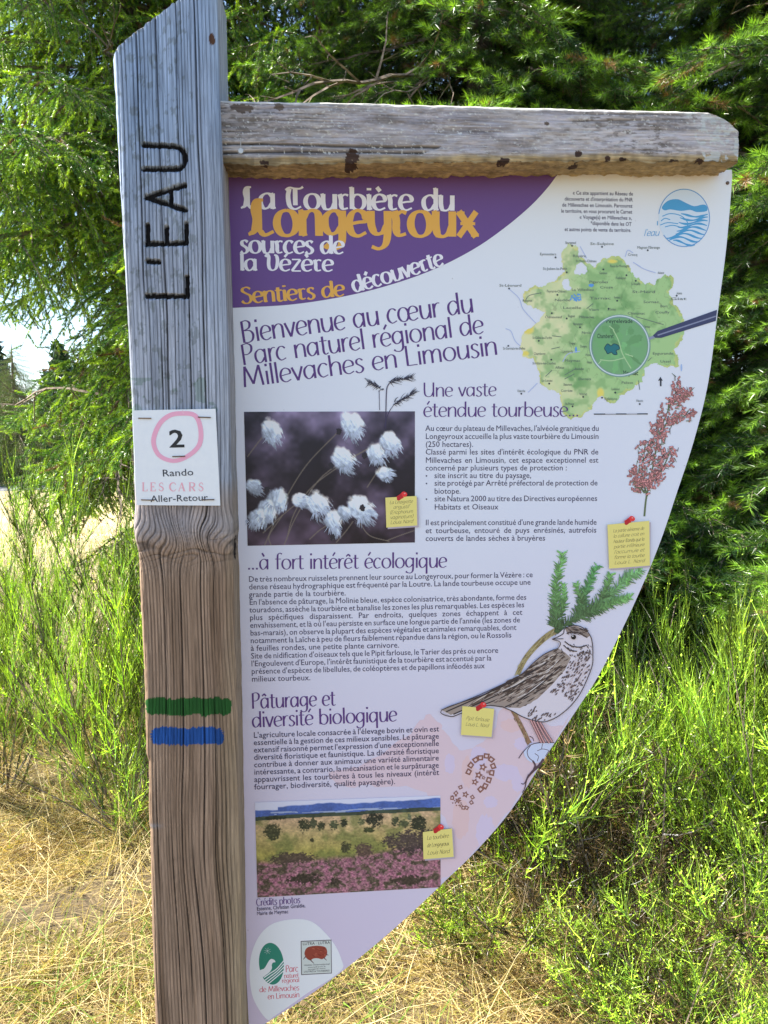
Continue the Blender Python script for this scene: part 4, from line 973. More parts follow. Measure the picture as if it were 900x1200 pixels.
sprig([(315, 330), (318, 250), (318, 150), (343, 25)], 240, 38, (DG, LG)); sprig([(318, 300), (350, 230), (345, 150)], 90, 26, (DG, LG)); sprig([(300, 320), (290, 260)], 40, 20, (DG, DG))
sprig([(310, 345), (380, 300), (430, 270)], 130, 30, ((58, 80, 52), DG)); sprig([(400, 290), (425, 230), (445, 160), (486, 78)], 190, 34, (DG, (84, 146, 88))); sprig([(425, 235), (410, 190), (400, 150)], 50, 28, (DG, LG))
sprig([(410, 290), (480, 240), (540, 190), (600, 130), (665, 96)], 260, 40, (DG, (120, 176, 116))); sprig([(430, 275), (500, 250), (560, 225), (620, 205)], 170, 32, (DG, LG)); sprig([(500, 215), (520, 160), (540, 110)], 80, 28, (DG, LG)); sprig([(600, 140), (640, 150)], 30, 24, (LG, LG))
pr.build('printed_spruce_twig', board)
pr = Print(.0021); DK = pc(66, 56, 58)
pr.poly([(300, 375), (335, 345), (352, 330), (395, 320), (432, 335), (455, 365), (463, 400), (464, 440), (462, 480), (440, 540), (410, 600), (370, 650), (320, 690), (270, 710), (225, 705), (180, 690), (140, 668), (100, 650), (30, 640), (-60, 672), (-111, 689), (-148, 662), (10, 605), (60, 580), (150, 535), (190, 505), (225, 470), (270, 435), (320, 415), (330, 392)], pc(206, 202, 218), FB)
pr.poly([(322, 412), (352, 430), (376, 452), (352, 500), (300, 560), (240, 618), (170, 655), (90, 652), (30, 638), (-60, 665), (-111, 683), (-148, 662), (10, 605), (60, 580), (150, 535), (190, 505), (225, 470), (270, 435)], pc(150, 138, 134), FB)
pr.poly([(352, 332), (395, 322), (432, 337), (452, 362), (440, 372), (400, 350), (360, 352)], pc(138, 124, 120), FB)
# feathers
for k in range(260):
    t = r2.random(); s0 = r2.random(); a = np.array([(325 - 330 * t), (415 + 210 * t)]) + np.array([.62, .78]) * s0 * (95 * math.sin(math.pi * min(1, t + .22)) + 10)
    d = np.array([-.86, .5]) * (16 + 46 * t * r2.random() + 10) ; dark = r2.random() < .62
    pr.stroke([a, a + d * .5 + (r2.random(2) - .5) * 4, a + d], (2, 8 if dark else 4, 1.5), pc(*(np.array((84, 70, 66)) * (.7 + .5 * r2.random()) if dark else np.array((196, 186, 180)) * (.9 + .12 * r2.random()))), FB, curve=3)
for a, b, w in (((250, 490), (-130, 670), 5), ((240, 520), (-100, 680), 5), ((200, 560), (0, 650), 4), ((280, 470), (120, 560), 4), ((300, 520), (140, 640), 6), ((270, 570), (110, 650), 5), ((340, 480), (200, 590), 5), ((150, 535), (-148, 662), 3)):
    pr.stroke([a, ((a[0] + b[0]) / 2, (a[1] + b[1]) / 2 + 5), b], w, pc(50, 44, 50), FB)
for a, b in (((235, 505), (60, 600)), ((290, 500), (170, 590)), ((330, 455), (240, 520)), ((265, 545), (120, 630)), ((300, 440), (220, 490))): pr.stroke([a, ((a[0] + b[0]) / 2 + 6, (a[1] + b[1]) / 2 + 7), b], (3, 4, 1), pc(206, 202, 206), FB)
WING = [(322, 412), (352, 430), (376, 452), (352, 500), (300, 560), (240, 618), (170, 655), (90, 652), (30, 638), (150, 535), (200, 495), (250, 445)]
for k in range(420):
    x = 30 + 345 * r2.random(); y = 412 + 240 * r2.random()
    if not in_poly(np.array(x), np.array(y), WING): continue
    d = np.array([-.88, .48]) * (12 + 20 * r2.random()); v_ = r2.random(); cc_ = np.array((78, 66, 64)) * (.8 + .5 * r2.random()) if v_ < .6 else np.array((176, 160, 152)) * (.85 + .2 * r2.random())
    e_ = (x + d[0], y + d[1]); 
    if in_poly(np.array(e_[0]), np.array(e_[1]), WING): pr.stroke([(x, y), (x + d[0] * .5, y + d[1] * .5 + 2), e_], (1, 5 if v_ < .6 else 3, 1), pc(*cc_), FB, curve=2)
# soft buff wash on the flank and breast
for k in range(160):
    x = 360 + 95 * r2.random(); y = 430 + 190 * r2.random()
    if in_poly(np.array(x), np.array(y), [(380, 440), (440, 400), (456, 440), (452, 480), (430, 540), (398, 600), (350, 560)]): pr.stroke([(x, y), (x - 9, y + 12)], (2, 9, 2), pc(200, 188, 194), FB, curve=2)
# streaked breast
for k in range(760):
    x = 190 + 275 * r2.random(); y = 420 + 290 * r2.random()
    if not in_poly(np.array(x), np.array(y), [(380, 440), (440, 400), (460, 440), (458, 480), (436, 540), (404, 600), (365, 645), (315, 684), (270, 702), (225, 698), (190, 680), (250, 630), (320, 560), (360, 500)]): continue
    if ((x - 310) / 75) ** 2 + ((y - 632) / 40) ** 2 < 1: continue
    d = np.array([-.62, .78]) * (8 + 9 * r2.random()); sh_ = 1 - .3 * r2.random(); pr.stroke([(x, y), (x + d[0] * .5 + 1, y + d[1] * .5), (x + d[0], y + d[1])], (1.5, 5.5, 1), pc(80 / sh_, 68 / sh_, 70 / sh_), FB, curve=2)
for k in range(60):
    x = 335 + 120 * r2.random(); y = 395 + 50 * r2.random(); d = np.array([.5, .8]) * 9; pr.stroke([(x, y), (x + d[0], y + d[1])], (3.5, 1), DK, FB, curve=0)
for k in range(50):
    x = 355 + 85 * r2.random(); y = 326 + 30 * r2.random(); pr.stroke([(x, y), (x + 12, y + 5)], (3, 1), DK, FB, curve=0)
for pts, w in (([(300, 375), (325, 365), (345, 352), (352, 332), (395, 320), (432, 335), (455, 365), (463, 400), (464, 440), (462, 480), (440, 540), (410, 600), (370, 650), (320, 690), (270, 710), (225, 705), (180, 690), (140, 668), (100, 650)], 3.5), ([(300, 377), (325, 383), (333, 395), (322, 415)], 3), ([(300, 375), (345, 374)], 3),
               ([(350, 385), (375, 402), (410, 408), (440, 400)], 4.5), ([(360, 352), (400, 348), (440, 368)], 4), ([(345, 400), (370, 420), (400, 425)], 4), ([(322, 413), (270, 435), (225, 470), (190, 505), (150, 535), (60, 580), (10, 605), (-148, 662), (-111, 689), (-60, 672), (30, 645), (100, 650)], 3.5)): pr.stroke(pts, w, DK, FB)
pr.disc((386, 367), 15, 12, pc(196, 190, 200), FB); pr.disc((386, 367), 10.5, 10, pc(26, 22, 28), FB); pr.disc((383, 363), 2.6, 2.6, pc(220, 220, 232), FB)
for pts in ([(212, 702), (240, 760), (256, 795)], [(224, 706), (250, 760), (268, 796)], [(238, 710), (262, 755), (288, 796)], [(250, 712), (276, 755), (300, 792)]):
    pr.stroke(pts, 9, pc(96, 66, 74), FB); pr.stroke(pts, 5, pc(196, 152, 156), FB)
pr.build('printed_bird', board)
pr = Print(.0008)
pr.poly([(185, 832), (215, 800), (260, 796), (330, 797), (310, 830), (280, 862), (235, 880), (200, 866)], pc(192, 204, 236), FB, 2)
for pts, w in (([(165, 860), (185, 832), (215, 805), (260, 796), (332, 797)], 3.5), ([(215, 805), (200, 830), (206, 856), (230, 876)], 3), ([(240, 830), (262, 822), (290, 830), (296, 850)], 2.5), ([(262, 800), (258, 822)], 2.5), ([(230, 840), (245, 852), (240, 872)], 2.5), ([(280, 862), (262, 880), (236, 900), (214, 922), (196, 950), (190, 1000)], (9, 12, 8, 3)), ([(222, 870), (232, 888), (226, 905)], 7), ([(205, 925), (188, 962), (175, 962)], 3.5), ([(236, 900), (262, 884)], 6), ([(209, 770), (222, 778), (226, 790)], 3)):
    pr.stroke(pts, w, pc(82, 64, 76), FB)
pr.build('printed_stones', board)
# boot print
pr = Print(.0004); BR = pc(132, 92, 84)
for x, y, a in ((202, 797, 0), (225, 790, 10), (243, 803, 40), (250, 828, 70), (245, 853, 100), (234, 880, 110), (220, 903, 120), (203, 915, 140), (184, 805, -30), (166, 825, -50), (158, 850, -60), (96, 948, -80), (110, 930, -40), (127, 908, -20), (150, 985, 30), (168, 965, 60), (172, 945, 60), (138, 985, 10)):
    s_ = 11.5 if y < 925 and x > 150 else 8; q = [(-1, -.8), (1, -.9), (.9, .8), (-.8, .9)]; ca, sa = math.cos(R(a)), math.sin(R(a))
    pr.poly([(x + s_ * (u_ * ca - v_ * sa), y + s_ * (u_ * sa + v_ * ca)) for u_, v_ in q], BR, F8); s2 = s_ * .45
    pr.poly([(x + s2 * (u_ * ca - v_ * sa), y + s2 * (u_ * sa + v_ * ca)) for u_, v_ in q], pc(208, 186, 196), F8)
for x, y, s_ in ((212, 832, 17), (196, 862, 17), (182, 888, 15), (214, 872, 9), (118, 958, 13), (146, 935, 14), (130, 978, 9), (230, 850, 8)):
    st_ = [(x + s_ * (1 if k % 2 == 0 else .5) * math.cos(k * math.pi / 5), y + s_ * (1 if k % 2 == 0 else .5) * math.sin(k * math.pi / 5)) for k in range(10)]
    pr.poly(st_, BR, F8); pr.disc((x, y), s_ * .28, s_ * .28, pc(208, 186, 196), F8, n=8)
for k in range(14): pr.disc((98 + (k % 5) * 7 + (k % 2) * 3, 940 + (k // 3) * 9), 3, 2.6, BR, F8, n=6)
pr.build('printed_boot_print', board)

# ---- printed yellow notes with red pins
def note(quad, pin, lines, fs, shear=.15):
    p_ = Print(.0030); q = np.array(quad, float)
    p_.poly(q + np.array([1.6, 1.8]), pc(168, 158, 176)); p_.poly(q, pc(224, 210, 128))
    n_ = len(lines); h = (q[3, 1] - q[0, 1])
    for k, s_ in enumerate(lines):
        if not s_: continue
        t = (k + .75) / (n_ + .15) * .86 + .10; a = q[0] * (1 - t) + q[3] * t; b = q[1] * (1 - t) + q[2] * t; mrg = .13 if len(s_) > 9 else .24
        put_pen(p_, s_, *(a * (1 - mrg) + b * mrg), *(a * mrg + b * (1 - mrg)), fs * .72, pc(84, 74, 52), (.05, .09, .6), GL, shear=.25)
    x, y = pin
    p_.stroke([(x - 5, y + 2.5), (x + 1, y - 1)], (5, 6), pc(196, 44, 50), curve=0); p_.disc((x + 3, y - 2.5), 3.6, 3.0, pc(216, 52, 56), rot=.5); p_.disc((x - 2.5, y + 1.2), 2.6, 4.2, pc(176, 34, 44), rot=.6); p_.disc((x + 3.6, y - 3.4), 1.1, .8, pc(240, 150, 150))
    o = p_.build('printed_note', board); return o
note(((451.4, 583), (488, 581), (488.7, 615.5), (452.6, 618)), (470.5, 581.5), ['La Linaigrette', 'angustif', '(Eriophorum', 'vaginatum)', 'Louis Nard'], 6.8)
note(((711, 614.5), (760, 610), (760.7, 662.4), (713, 666)), (736.7, 610), ['La partie aérienne de', 'la callune croit en', 'hauteur Tandis que la', 'partie inférieure', "l'accumule et", 'forme la tourbe', 'Louis L. Nard'], 6.6)
note(((541.4, 826.7), (578.7, 829.8), (575.6, 862.8), (539.8, 860.3)), (563, 827.6), ['', 'Pipit farlouse', 'Louis L. Nard', ''], 7.2)
note(((495.2, 974), (529.3, 969.7), (531.3, 1003), (496, 1005.8)), (513.4, 970.5), ['La tourbière', 'de Longeyroux', 'Louis Nard'], 8)

# ---- white oval with the two emblems
pr = Print(.0002); FO = (280, 1040, 5.625)
ov = [(70, 560), (85, 430), (140, 310), (230, 235), (370, 208), (480, 225), (570, 300), (640, 390), (678, 480), (686, 530), (640, 575), (560, 630), (460, 690), (340, 775), (230, 850), (190, 872), (130, 800), (85, 700)]
pr.poly(ov, pc(226, 224, 236, .82), FO, 4)
GR = pc(36, 128, 112)
go = [(214 + 82 * math.cos(a) + 8 * math.sin(a), 502 + 138 * math.sin(a)) for a in np.linspace(0, 6.283, 40)[:-1]]
pr.poly(go, GR, FO)
wht = pc(224, 224, 234)
pr.poly([(132, 548), (165, 535), (185, 505), (200, 480), (215, 470), (235, 478), (240, 492), (225, 494), (216, 510), (218, 530), (205, 555), (180, 575), (160, 590), (148, 598), (136, 575)], wht, FO, 2)
for k in range(4):
    o_ = k * 22
    pr.stroke([(165, 594 + o_), (205, 566 + o_ * .9), (250, 535 + o_ * .8), (296, 482 + o_ * 1.0)], (7, 6), wht, FO)
for k in range(8):
    a = k * math.pi / 4 + .2; pr.stroke([(188 - 24 * math.cos(a), 418 - 22 * math.sin(a)), (188 + 24 * math.cos(a), 418 + 22 * math.sin(a))], (1, 5, 1), wht, FO, curve=2)
RD = pc(196, 92, 112)
for s_, x_, x1_, y_, y1_, z_ in (('Parc', 308, 392, 558, 553, 52), ('naturel', 298, 392, 596, 592, 36), ('régional', 284, 398, 628, 622, 36), ('de Millevaches', 136, 398, 690, 676, 44), ('en Limousin', 190, 400, 736, 722, 44)):
    put_pen(pr, s_, x_, y_, x1_, y1_, z_, RD, (.07, .1, 0), GL, fr=FO)
bx = [(407, 352), (610, 343), (613, 566), (410, 577)]
pr.poly(bx, pc(96, 92, 100), FO); pr.poly([(413, 358), (605, 349), (608, 561), (416, 571)], pc(196, 206, 208), FO)
put_type(pr, 'LUTRA · LUTRA', 420, 380, 600, 370, 26, pc(60, 60, 66), TB, 'fit', fr=FO)
pr.poly([(432, 430), (445, 400), (480, 386), (530, 384), (568, 392), (582, 420), (576, 450), (550, 472), (520, 466), (490, 468), (470, 480), (448, 468), (436, 450)], pc(140, 62, 52), FO, 3)
for k in range(24):
    x = 445 + r2.random() * 120; y = 396 + r2.random() * 60; pr.stroke([(x, y), (x + 14, y + 5)], (5, 2), pc(*((112, 42, 36) if k % 2 else (172, 92, 74))), FO, curve=0)
for pts in ([(470, 475), (494, 500)], [(560, 462), (578, 480)], [(440, 455), (424, 474)], [(575, 440), (590, 446)]): pr.stroke(pts, (7, 3), pc(84, 48, 48), FO, curve=0)
for k, (s_, z_) in enumerate((("réseau international", 15), ('associatif pour la', 12), ('sauvegarde loutre', 12), ('LOUTRES & TOURBIERES', 16))):
    y = (516, 530, 543, 560)[k]; put_type(pr, s_, 428 if k in (0, 3) else 455, y, 598 if k in (0, 3) else 570, y - 8, z_, pc(60, 60, 66), TB, 'fit', fr=FO)
pr.build('printed_emblem_oval', board)

# ------------------------------------------------------------------ stapled trail notice (rests on the post)
notice = empty('trail_notice', (PO.x, PO.y, 0), YAW)
tag(notice, 'small white laminated trail notice with pink circled 2 stapled to post', 'notice')
def build_notice():
    WN = WP + .0055; n = 14
    q = [np.array(P(*c, WN), float) for c in ((155.6, 481), (252.6, 479), (258.2, 592.5), (160, 592))]
    X_, Y_ = np.meshgrid(np.linspace(0, 1, n), np.linspace(0, 1, n))
    pos = q[0] * ((1 - X_) * (1 - Y_))[..., None] + q[1] * (X_ * (1 - Y_))[..., None] + q[2] * (X_ * Y_)[..., None] + q[3] * ((1 - X_) * Y_)[..., None]
    V = np.vstack([uvw(pos[..., 0], pos[..., 1], WN).reshape(-1, 3), uvw(pos[..., 0], pos[..., 1], WN - .0006).reshape(-1, 3)])
    idx = np.arange(n * n).reshape(n, n); Q = np.stack([idx[:-1, :-1], idx[1:, :-1], idx[1:, 1:], idx[:-1, 1:]], -1).reshape(-1, 4)
    rim = np.concatenate([idx[0, :-1], idx[:-1, -1], idx[-1, :0:-1], idx[:0:-1, 0]]); S_ = np.stack([rim, np.roll(rim, -1), np.roll(rim, -1) + n * n, rim + n * n], -1)
    m1, t, b = mat_new('laminated_paper'); nz = noise(t, 12, 3); t.links.new(mixc(t, nz, (.74, .76, .78), (.84, .85, .84)), b.inputs['Base Color']); b.inputs['Roughness'].default_value = .3
    M['paper'] = m1
    sheet = mesh_np('sheet', V, [Q, Q[:, ::-1] + n * n, S_], m1, notice, smooth=False)
    pr = Print(.0003, WN); FN = (130, 450, 2.665)
    pr.stroke([(215, 92), (262, 98), (280, 140), (276, 190), (240, 225), (195, 240), (150, 222), (133, 178), (150, 128), (180, 100)], (14, 15, 13, 15, 14), pc(230, 160, 190), FN, closed=True, curve=5)
    pr.stroke([(228, 92), (222, 84)], 5, pc(236, 172, 196), FN, curve=0)
    put_type(pr, '2', 181, 198, 230, 197, 78, pc(34, 34, 38), TB, 'fit', fr=FN)
    put_type(pr, '2', 183, 198, 232, 197, 78, pc(34, 34, 38), TB, 'fit', fr=FN)
    put_type(pr, 'Rando', 160, 289, 259, 285, 31, pc(56, 60, 72), TY, 'fit', fr=FN)
    # LES CARS in a roman face: heavy stems, fine serifs
    PK = pc(232, 160, 178)
    x = 98.0
    SER = {'L': [((.12, 1), (.12, 0), 4), ((.0, 1), (.26, 1), 1.6), ((.0, 0), (.62, 0), 1.6), ((.62, 0), (.62, .24), 1.8)], 'E': [((.12, 1), (.12, 0), 4), ((0, 1), (.6, 1), 1.6), ((.6, 1), (.6, .8), 1.8), ((0, 0), (.64, 0), 1.6), ((.64, 0), (.64, .22), 1.8), ((.12, .52), (.44, .52), 1.6), ((.44, .64), (.44, .4), 1.6)],
           'A': [((.02, 0), (.38, 1), 1.6), ((.38, 1), (.7, 0), 4.2), ((.14, .36), (.56, .36), 1.6), ((-.06, 0), (.14, 0), 1.6), ((.56, 0), (.86, 0), 1.6)], 'R': [((.12, 1), (.12, 0), 4), ((0, 1), (.4, 1), 1.6), ((0, 0), (.26, 0), 1.6), ((.36, .5), (.72, 0), 4), ((.14, .5), (.4, .5), 1.6), ((.66, 0), (.82, .02), 1.6)]}
    for ch in 'LES CARS':
        h = 26.0; wd = {'L': 21, 'E': 22, 'S': 18, ' ': 9, 'C': 25, 'A': 27, 'R': 25}[ch]
        yb = 334.0
        for (a, b_, w_) in SER.get(ch, []): pr.stroke([(x + a[0] * h * .95, yb - a[1] * h), (x + b_[0] * h * .95, yb - b_[1] * h)], w_, PK, FN, curve=0)
        if ch == 'S': pr.stroke([(x + 14, yb - 20), (x + 9, yb - 26), (x + 3, yb - 22), (x + 3, yb - 16), (x + 10, yb - 12), (x + 14, yb - 6), (x + 9, yb), (x + 3, yb - 2), (x + 1, yb - 7)], (1.6, 2, 4, 2, 1.6), PK, FN)
        if ch == 'C': pr.stroke([(x + 21, yb - 19), (x + 17, yb - 25), (x + 9, yb - 25), (x + 3, yb - 18), (x + 3, yb - 8), (x + 9, yb - 1), (x + 16, yb), (x + 22, yb - 6)], (1.6, 2, 4.4, 4.4, 2, 1.6), PK, FN)
        if ch == 'R': pr.stroke([(x + 9, yb - 26), (x + 16, yb - 24), (x + 17, yb - 18), (x + 14, yb - 13), (x + 8, yb - 13)], (1.6, 4, 4, 1.6), PK, FN)
        x += wd * 1.195
    put_type(pr, 'Aller-Retour', 124, 369, 303, 364, 30, pc(56, 60, 72), TY, 'fit', fr=FN)
    pr.build('printed_notice_text', sheet)
    for (x, y) in ((106, 107), (292, 104), (212, 226), (115, 362), (303, 361)):
        px, py = fq(FN, x, y); u, v = P(px, py, WN); s_ = mpp(px, py, WN); V = []; ang = random.uniform(-.06, .06)
        hw, r_ = 6.6 * s_, .75 * s_
        for e in (-1, 1):
            for k in range(6):
                a = k * math.pi / 3; V.append((u + e * hw, -(WN + .0014 + r_ * math.cos(a) * .8), v + e * hw * ang + r_ * math.sin(a)))
        F = [(k, (k + 1) % 6, 6 + (k + 1) % 6, 6 + k) for k in range(6)]
        for e in (-1, 1):   # legs biting into the sheet
            o = len(V); 
            for dy in (.0018, -.001):
                for dx_, dz in ((-r_, -r_ * .9), (r_, -r_ * .9), (r_, r_ * .9), (-r_, r_ * .9)): V.append((u + e * hw + dx_, -(WN + dy), v + e * hw * ang + dz))
            F += [(o + k, o + (k + 1) % 4, o + 4 + (k + 1) % 4, o + 4 + k) for k in range(4)] + [(o, o + 1, o + 2, o + 3)]
        mesh_np('staple', np.array(V), np.array(F), M['steel'], notice)
build_notice()
TY.done(); TB.done()
# ------------------------------------------------------------------ ground, road
def build_ground():
    def axis(lo, hi, near, n1, n2):
        a = np.linspace(-near, near, n1); r = np.geomspace(1, 1 + hi - near, n2) - 1; l = np.geomspace(1, 1 + (-lo) - near, n2) - 1
        return np.concatenate([(-near - l)[::-1][:-1], a, (near + r)[1:]])
    xs = axis(-900, 900, 9, 200, 40); ys = axis(-300, 1500, 12, 260, 40)
    Xg, Yg = np.meshgrid(xs, ys)
    Z = .09 * (fbm(Xg * .8 + 50, Yg * .8 + 50, 4, 201) - .5) + .03 * (fbm(Xg * 6, Yg * 6, 2, 203) - .5)
    Z *= np.clip((14 - np.hypot(Xg, Yg)) / 4, 0, 1)
    Z = np.where(np.hypot(Xg, Yg - 1.2) < .5, Z * .3, Z)
    V = np.stack([Xg, Yg, Z], -1).reshape(-1, 3); idx = np.arange(Xg.size).reshape(Xg.shape)
    q = np.stack([idx[:-1, :-1], idx[:-1, 1:], idx[1:, 1:], idx[1:, :-1]], -1).reshape(-1, 4)
    return tag(mesh_np('ground', V, q, M['ground'], smooth=True), kind='structure')
build_ground()
def gz(x, y):
    z = .09 * (fbm(x * .8 + 50, y * .8 + 50, 4, 201) - .5) + .03 * (fbm(x * 6, y * 6, 2, 203) - .5)
    z = z * np.clip((14 - np.hypot(x, y)) / 4, 0, 1); return np.where(np.hypot(x, y - 1.2) < .5, z * .3, z)
def build_road():
    c = smooth_curve([(-120, 4), (-60, 13), (-30, 19), (-14, 24.5), (-6, 31), (4, 44), (30, 80)], 12); d = np.gradient(c, axis=0); d /= np.hypot(d[:, 0], d[:, 1])[:, None]; n = np.stack([-d[:, 1], d[:, 0]], -1)
    def strip(name, a, b, z, mt, th=0.0):
        V = np.vstack([np.column_stack([c + n * a, np.full(len(c), z)]), np.column_stack([c + n * b, np.full(len(c), z)])]); k = np.arange(len(c) - 1)
        q = np.stack([k, k + len(c), k + len(c) + 1, k + 1], -1)[:, ::-1]
        return tag(mesh_np(name, V, q, mt), kind='structure')
    strip('road', -1.9, 1.9, .012, M['road'])
    pm = mk_simple('worn_road_paint', (.62, .62, .58), .7)
    strip('road_markings', 1.72, 1.8, .016, pm)
build_road()

# ------------------------------------------------------------------ conifers: branches of real needles
def norm(v): return v / (np.linalg.norm(v, axis=-1, keepdims=True) + 1e-12)
def needles_for(B, D, L, g, per_m, nl, nw, spread, flat, cb, tipc, up=(0, 0, 1)):
    """B bases, D directions, L lengths of twigs -> needle triangles and colours"""
    cnt = np.maximum(3, (L * per_m).astype(int)); i = np.repeat(np.arange(len(B)), cnt); m_ = len(i)
    s = g.random(m_); P0 = B[i] + D[i] * (s * L[i])[:, None]
    r = g.normal(size=(m_, 3)); r[:, 2] *= flat; r -= D[i] * np.sum(r * D[i], 1, keepdims=True); r = norm(r)
    sp = spread * (1 - .55 * s ** 4)
    d = norm(D[i] * (1 - .25 * sp)[:, None] + r * sp[:, None] + g.normal(size=(m_, 3)) * .12 + np.array([0, 0, .10]))
    ln = nl * (.7 + .5 * g.random(m_)) * np.where(s > .93, 1.05, 1)
    w = norm(np.cross(d, g.normal(size=(m_, 3)))) * (nw * .5)
    V = np.stack([P0 - w, P0 + w, P0 + d * ln[:, None]], 1)
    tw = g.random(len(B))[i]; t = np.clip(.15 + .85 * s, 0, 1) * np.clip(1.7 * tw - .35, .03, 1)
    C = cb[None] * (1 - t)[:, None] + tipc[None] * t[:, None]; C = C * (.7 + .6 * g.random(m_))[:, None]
    dead = (tw > .975); C[dead] = np.array([.22, .13, .05])
    return V.reshape(-1, 3), np.repeat(C, 3, 0)
def rods(A, Bp, ra, rb):
    "thin three-sided rods from A to B"
    d = norm(Bp - A); h = np.where(np.abs(d[:, 2:3]) > .9, np.array([[1., 0, 0]]), np.array([[0, 0, 1.]])); u = norm(np.cross(d, h)); v = np.cross(d, u); n = len(A); V = []
    for P_, r in ((A, ra), (Bp, rb)):
        r = np.broadcast_to(r, (n,))[:, None]
        for k in range(3): a = k * 2 * math.pi / 3; V.append(P_ + (u * math.cos(a) + v * math.sin(a)) * r)
    V = np.stack(V, 1); o = np.arange(n)[:, None] * 6
    F = np.concatenate([o + np.array([[k, (k + 1) % 3, 3 + (k + 1) % 3, 3 + k]]) for k in range(3)])
    return V.reshape(-1, 3), F
def make_branch(seed, Lb, style):
    g = np.random.default_rng(seed); fir = style == 'fir'; lit = style == 'light'
    n = 22; t = np.linspace(0, 1, n); sag = (.22 if fir else .26 if lit else .42) * Lb
    main = np.stack([t * Lb, .06 * Lb * np.sin(t * 3 + g.random() * 6) * t, -sag * t ** 1.6 + (.10 if fir else .16) * Lb * t ** 3 + .02 * g.random(n)], -1)
    segs = [(main[:-1], main[1:], .009 * (1 - t[:-1]) * Lb + .0025, .009 * (1 - t[1:]) * Lb + .002)]
    TB_, TD, TL = [], [], []
    def at(c, s): x = s * (len(c) - 1); i = min(int(x), len(c) - 2); return c[i] + (c[i + 1] - c[i]) * (x - i), norm(c[i + 1] - c[i])
    for s in np.arange(.5, 1, .06): p, d = at(main, s); TB_.append(p); TD.append(d); TL.append(.07 * Lb)
    nl = int(Lb * (16 if fir else 23))
    for k in range(nl):
        s = .06 + .94 * (k + g.random() * .6) / nl; p, d = at(main, min(s, .99)); sd = 1 if k % 2 else -1
        side = norm(np.cross(d, np.array([0, 0, 1.]))) * sd; ang = R(48 + 14 * g.random())
        if fir: dl = norm(d * math.cos(ang) + side * math.sin(ang) + np.array([0, 0, g.normal() * .12])); LL = (1 - s) * Lb * .52 + .07 + .05 * g.random(); dr = .18
        else: dl = norm(d * .45 + side * (.35 + .5 * g.random()) + np.array([0, 0, (.05 if lit else -.55) - .5 * g.random()])); LL = ((1 - s) * .30 + .13) * Lb * .75 * (.6 + .7 * g.random()); dr = .45
        mN = 7; q = np.linspace(0, 1, mN); lat = p + np.outer(q * LL, dl) + np.outer(-dr * LL * q ** 2, [0, 0, 1.])
        segs.append((lat[:-1], lat[1:], .0035 * (1 - q[:-1]) + .0015, .0035 * (1 - q[1:]) + .001))
        for a in range(mN - 1): TB_.append(lat[a]); TD.append(norm(lat[a + 1] - lat[a])); TL.append(LL / (mN - 1))
        ns = int(LL / (.034 if fir or lit else .026))
        for j in range(ns):
            s2 = .1 + .9 * (j + .5 * g.random()) / max(1, ns); pp, dd = at(lat, min(s2, .99)); sd2 = 1 if j % 2 else -1
            if fir: s_ = norm(np.cross(dd, np.array([0, 0, 1.]) + .3 * g.normal(size=3))) * sd2; d2 = norm(dd * .72 + s_ * .7 + np.array([0, 0, .05])); L2 = (.05 + .11 * (1 - s2)) * (.7 + .6 * g.random()) + .01
            else: s_ = norm(g.normal(size=3)); d2 = norm(dd * .7 + s_ * .7 + np.array([0, 0, -.15])); L2 = ((.055 if lit else .03) + .09 * (1 - s2)) * (.7 + .6 * g.random())
            TB_.append(pp); TD.append(d2); TL.append(L2)
    TB_, TD, TL = np.array(TB_), np.array(TD), np.array(TL)
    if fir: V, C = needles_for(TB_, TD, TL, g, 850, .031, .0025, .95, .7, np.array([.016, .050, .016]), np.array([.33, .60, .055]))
    elif lit: V, C = needles_for(TB_, TD, TL, g, 1050, .016, .0034, .8, .9, np.array([.07, .19, .03]), np.array([.54, .76, .06]))  # sunlit spruce: sunlight put into brighter yellow-green needles
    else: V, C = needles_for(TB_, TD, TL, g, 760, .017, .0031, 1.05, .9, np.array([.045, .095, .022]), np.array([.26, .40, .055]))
    A = [np.concatenate([np.asarray(sg[j]) if j < 2 else np.broadcast_to(sg[j], (len(sg[0]),)) for sg in segs]) for j in range(4)]
    A[0] = np.vstack([A[0], TB_]); A[1] = np.vstack([A[1], TB_ + TD * TL[:, None]]); A[2] = np.concatenate([A[2], np.full(len(TL), .0013)]); A[3] = np.concatenate([A[3], np.full(len(TL), .0008)])
    WV, WF = rods(*A)
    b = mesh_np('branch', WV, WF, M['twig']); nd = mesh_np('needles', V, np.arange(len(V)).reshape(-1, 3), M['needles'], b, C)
    b.rotation_mode = 'XYZ'; nd['kind'] = 'stuff'
    return b
def make_dead_branch(seed, Lb):
    g = np.random.default_rng(seed); A, B_, ra, rb = [], [], [], []
    def grow(p, d, L, r, dep):
        n = max(3, int(L / .07)); 
        for k in range(n):
            d = norm(d + g.normal(size=3) * .16 + np.array([0, 0, -.05])); q = p + d * L / n; A.append(p); B_.append(q); ra.append(r * (1 - k / n * .6)); rb.append(r * (1 - (k + 1) / n * .6)); p = q
            if dep < 3 and g.random() < (.75 if dep else .9): grow(p, norm(d * .6 + g.normal(size=3) * .7 + np.array([0, 0, -.25])), L * (.22 + .25 * g.random()) * (1 - k / n * .5), r * .42, dep + 1)
    grow(np.zeros(3), np.array([1., 0, .05]), Lb, .014, 0)
    V, F = rods(np.array(A), np.array(B_), np.array(ra), np.array(rb)); return mesh_np('bare_branch', V, F, M['twig'])
FIRB = [make_branch(300 + k, L, 'fir') for k, L in enumerate((1.5, 1.35, 1.1, .8))]
SPRB = [make_branch(320 + k, L, 'spruce') for k, L in enumerate((1.7, 1.5, 1.2, .9))]
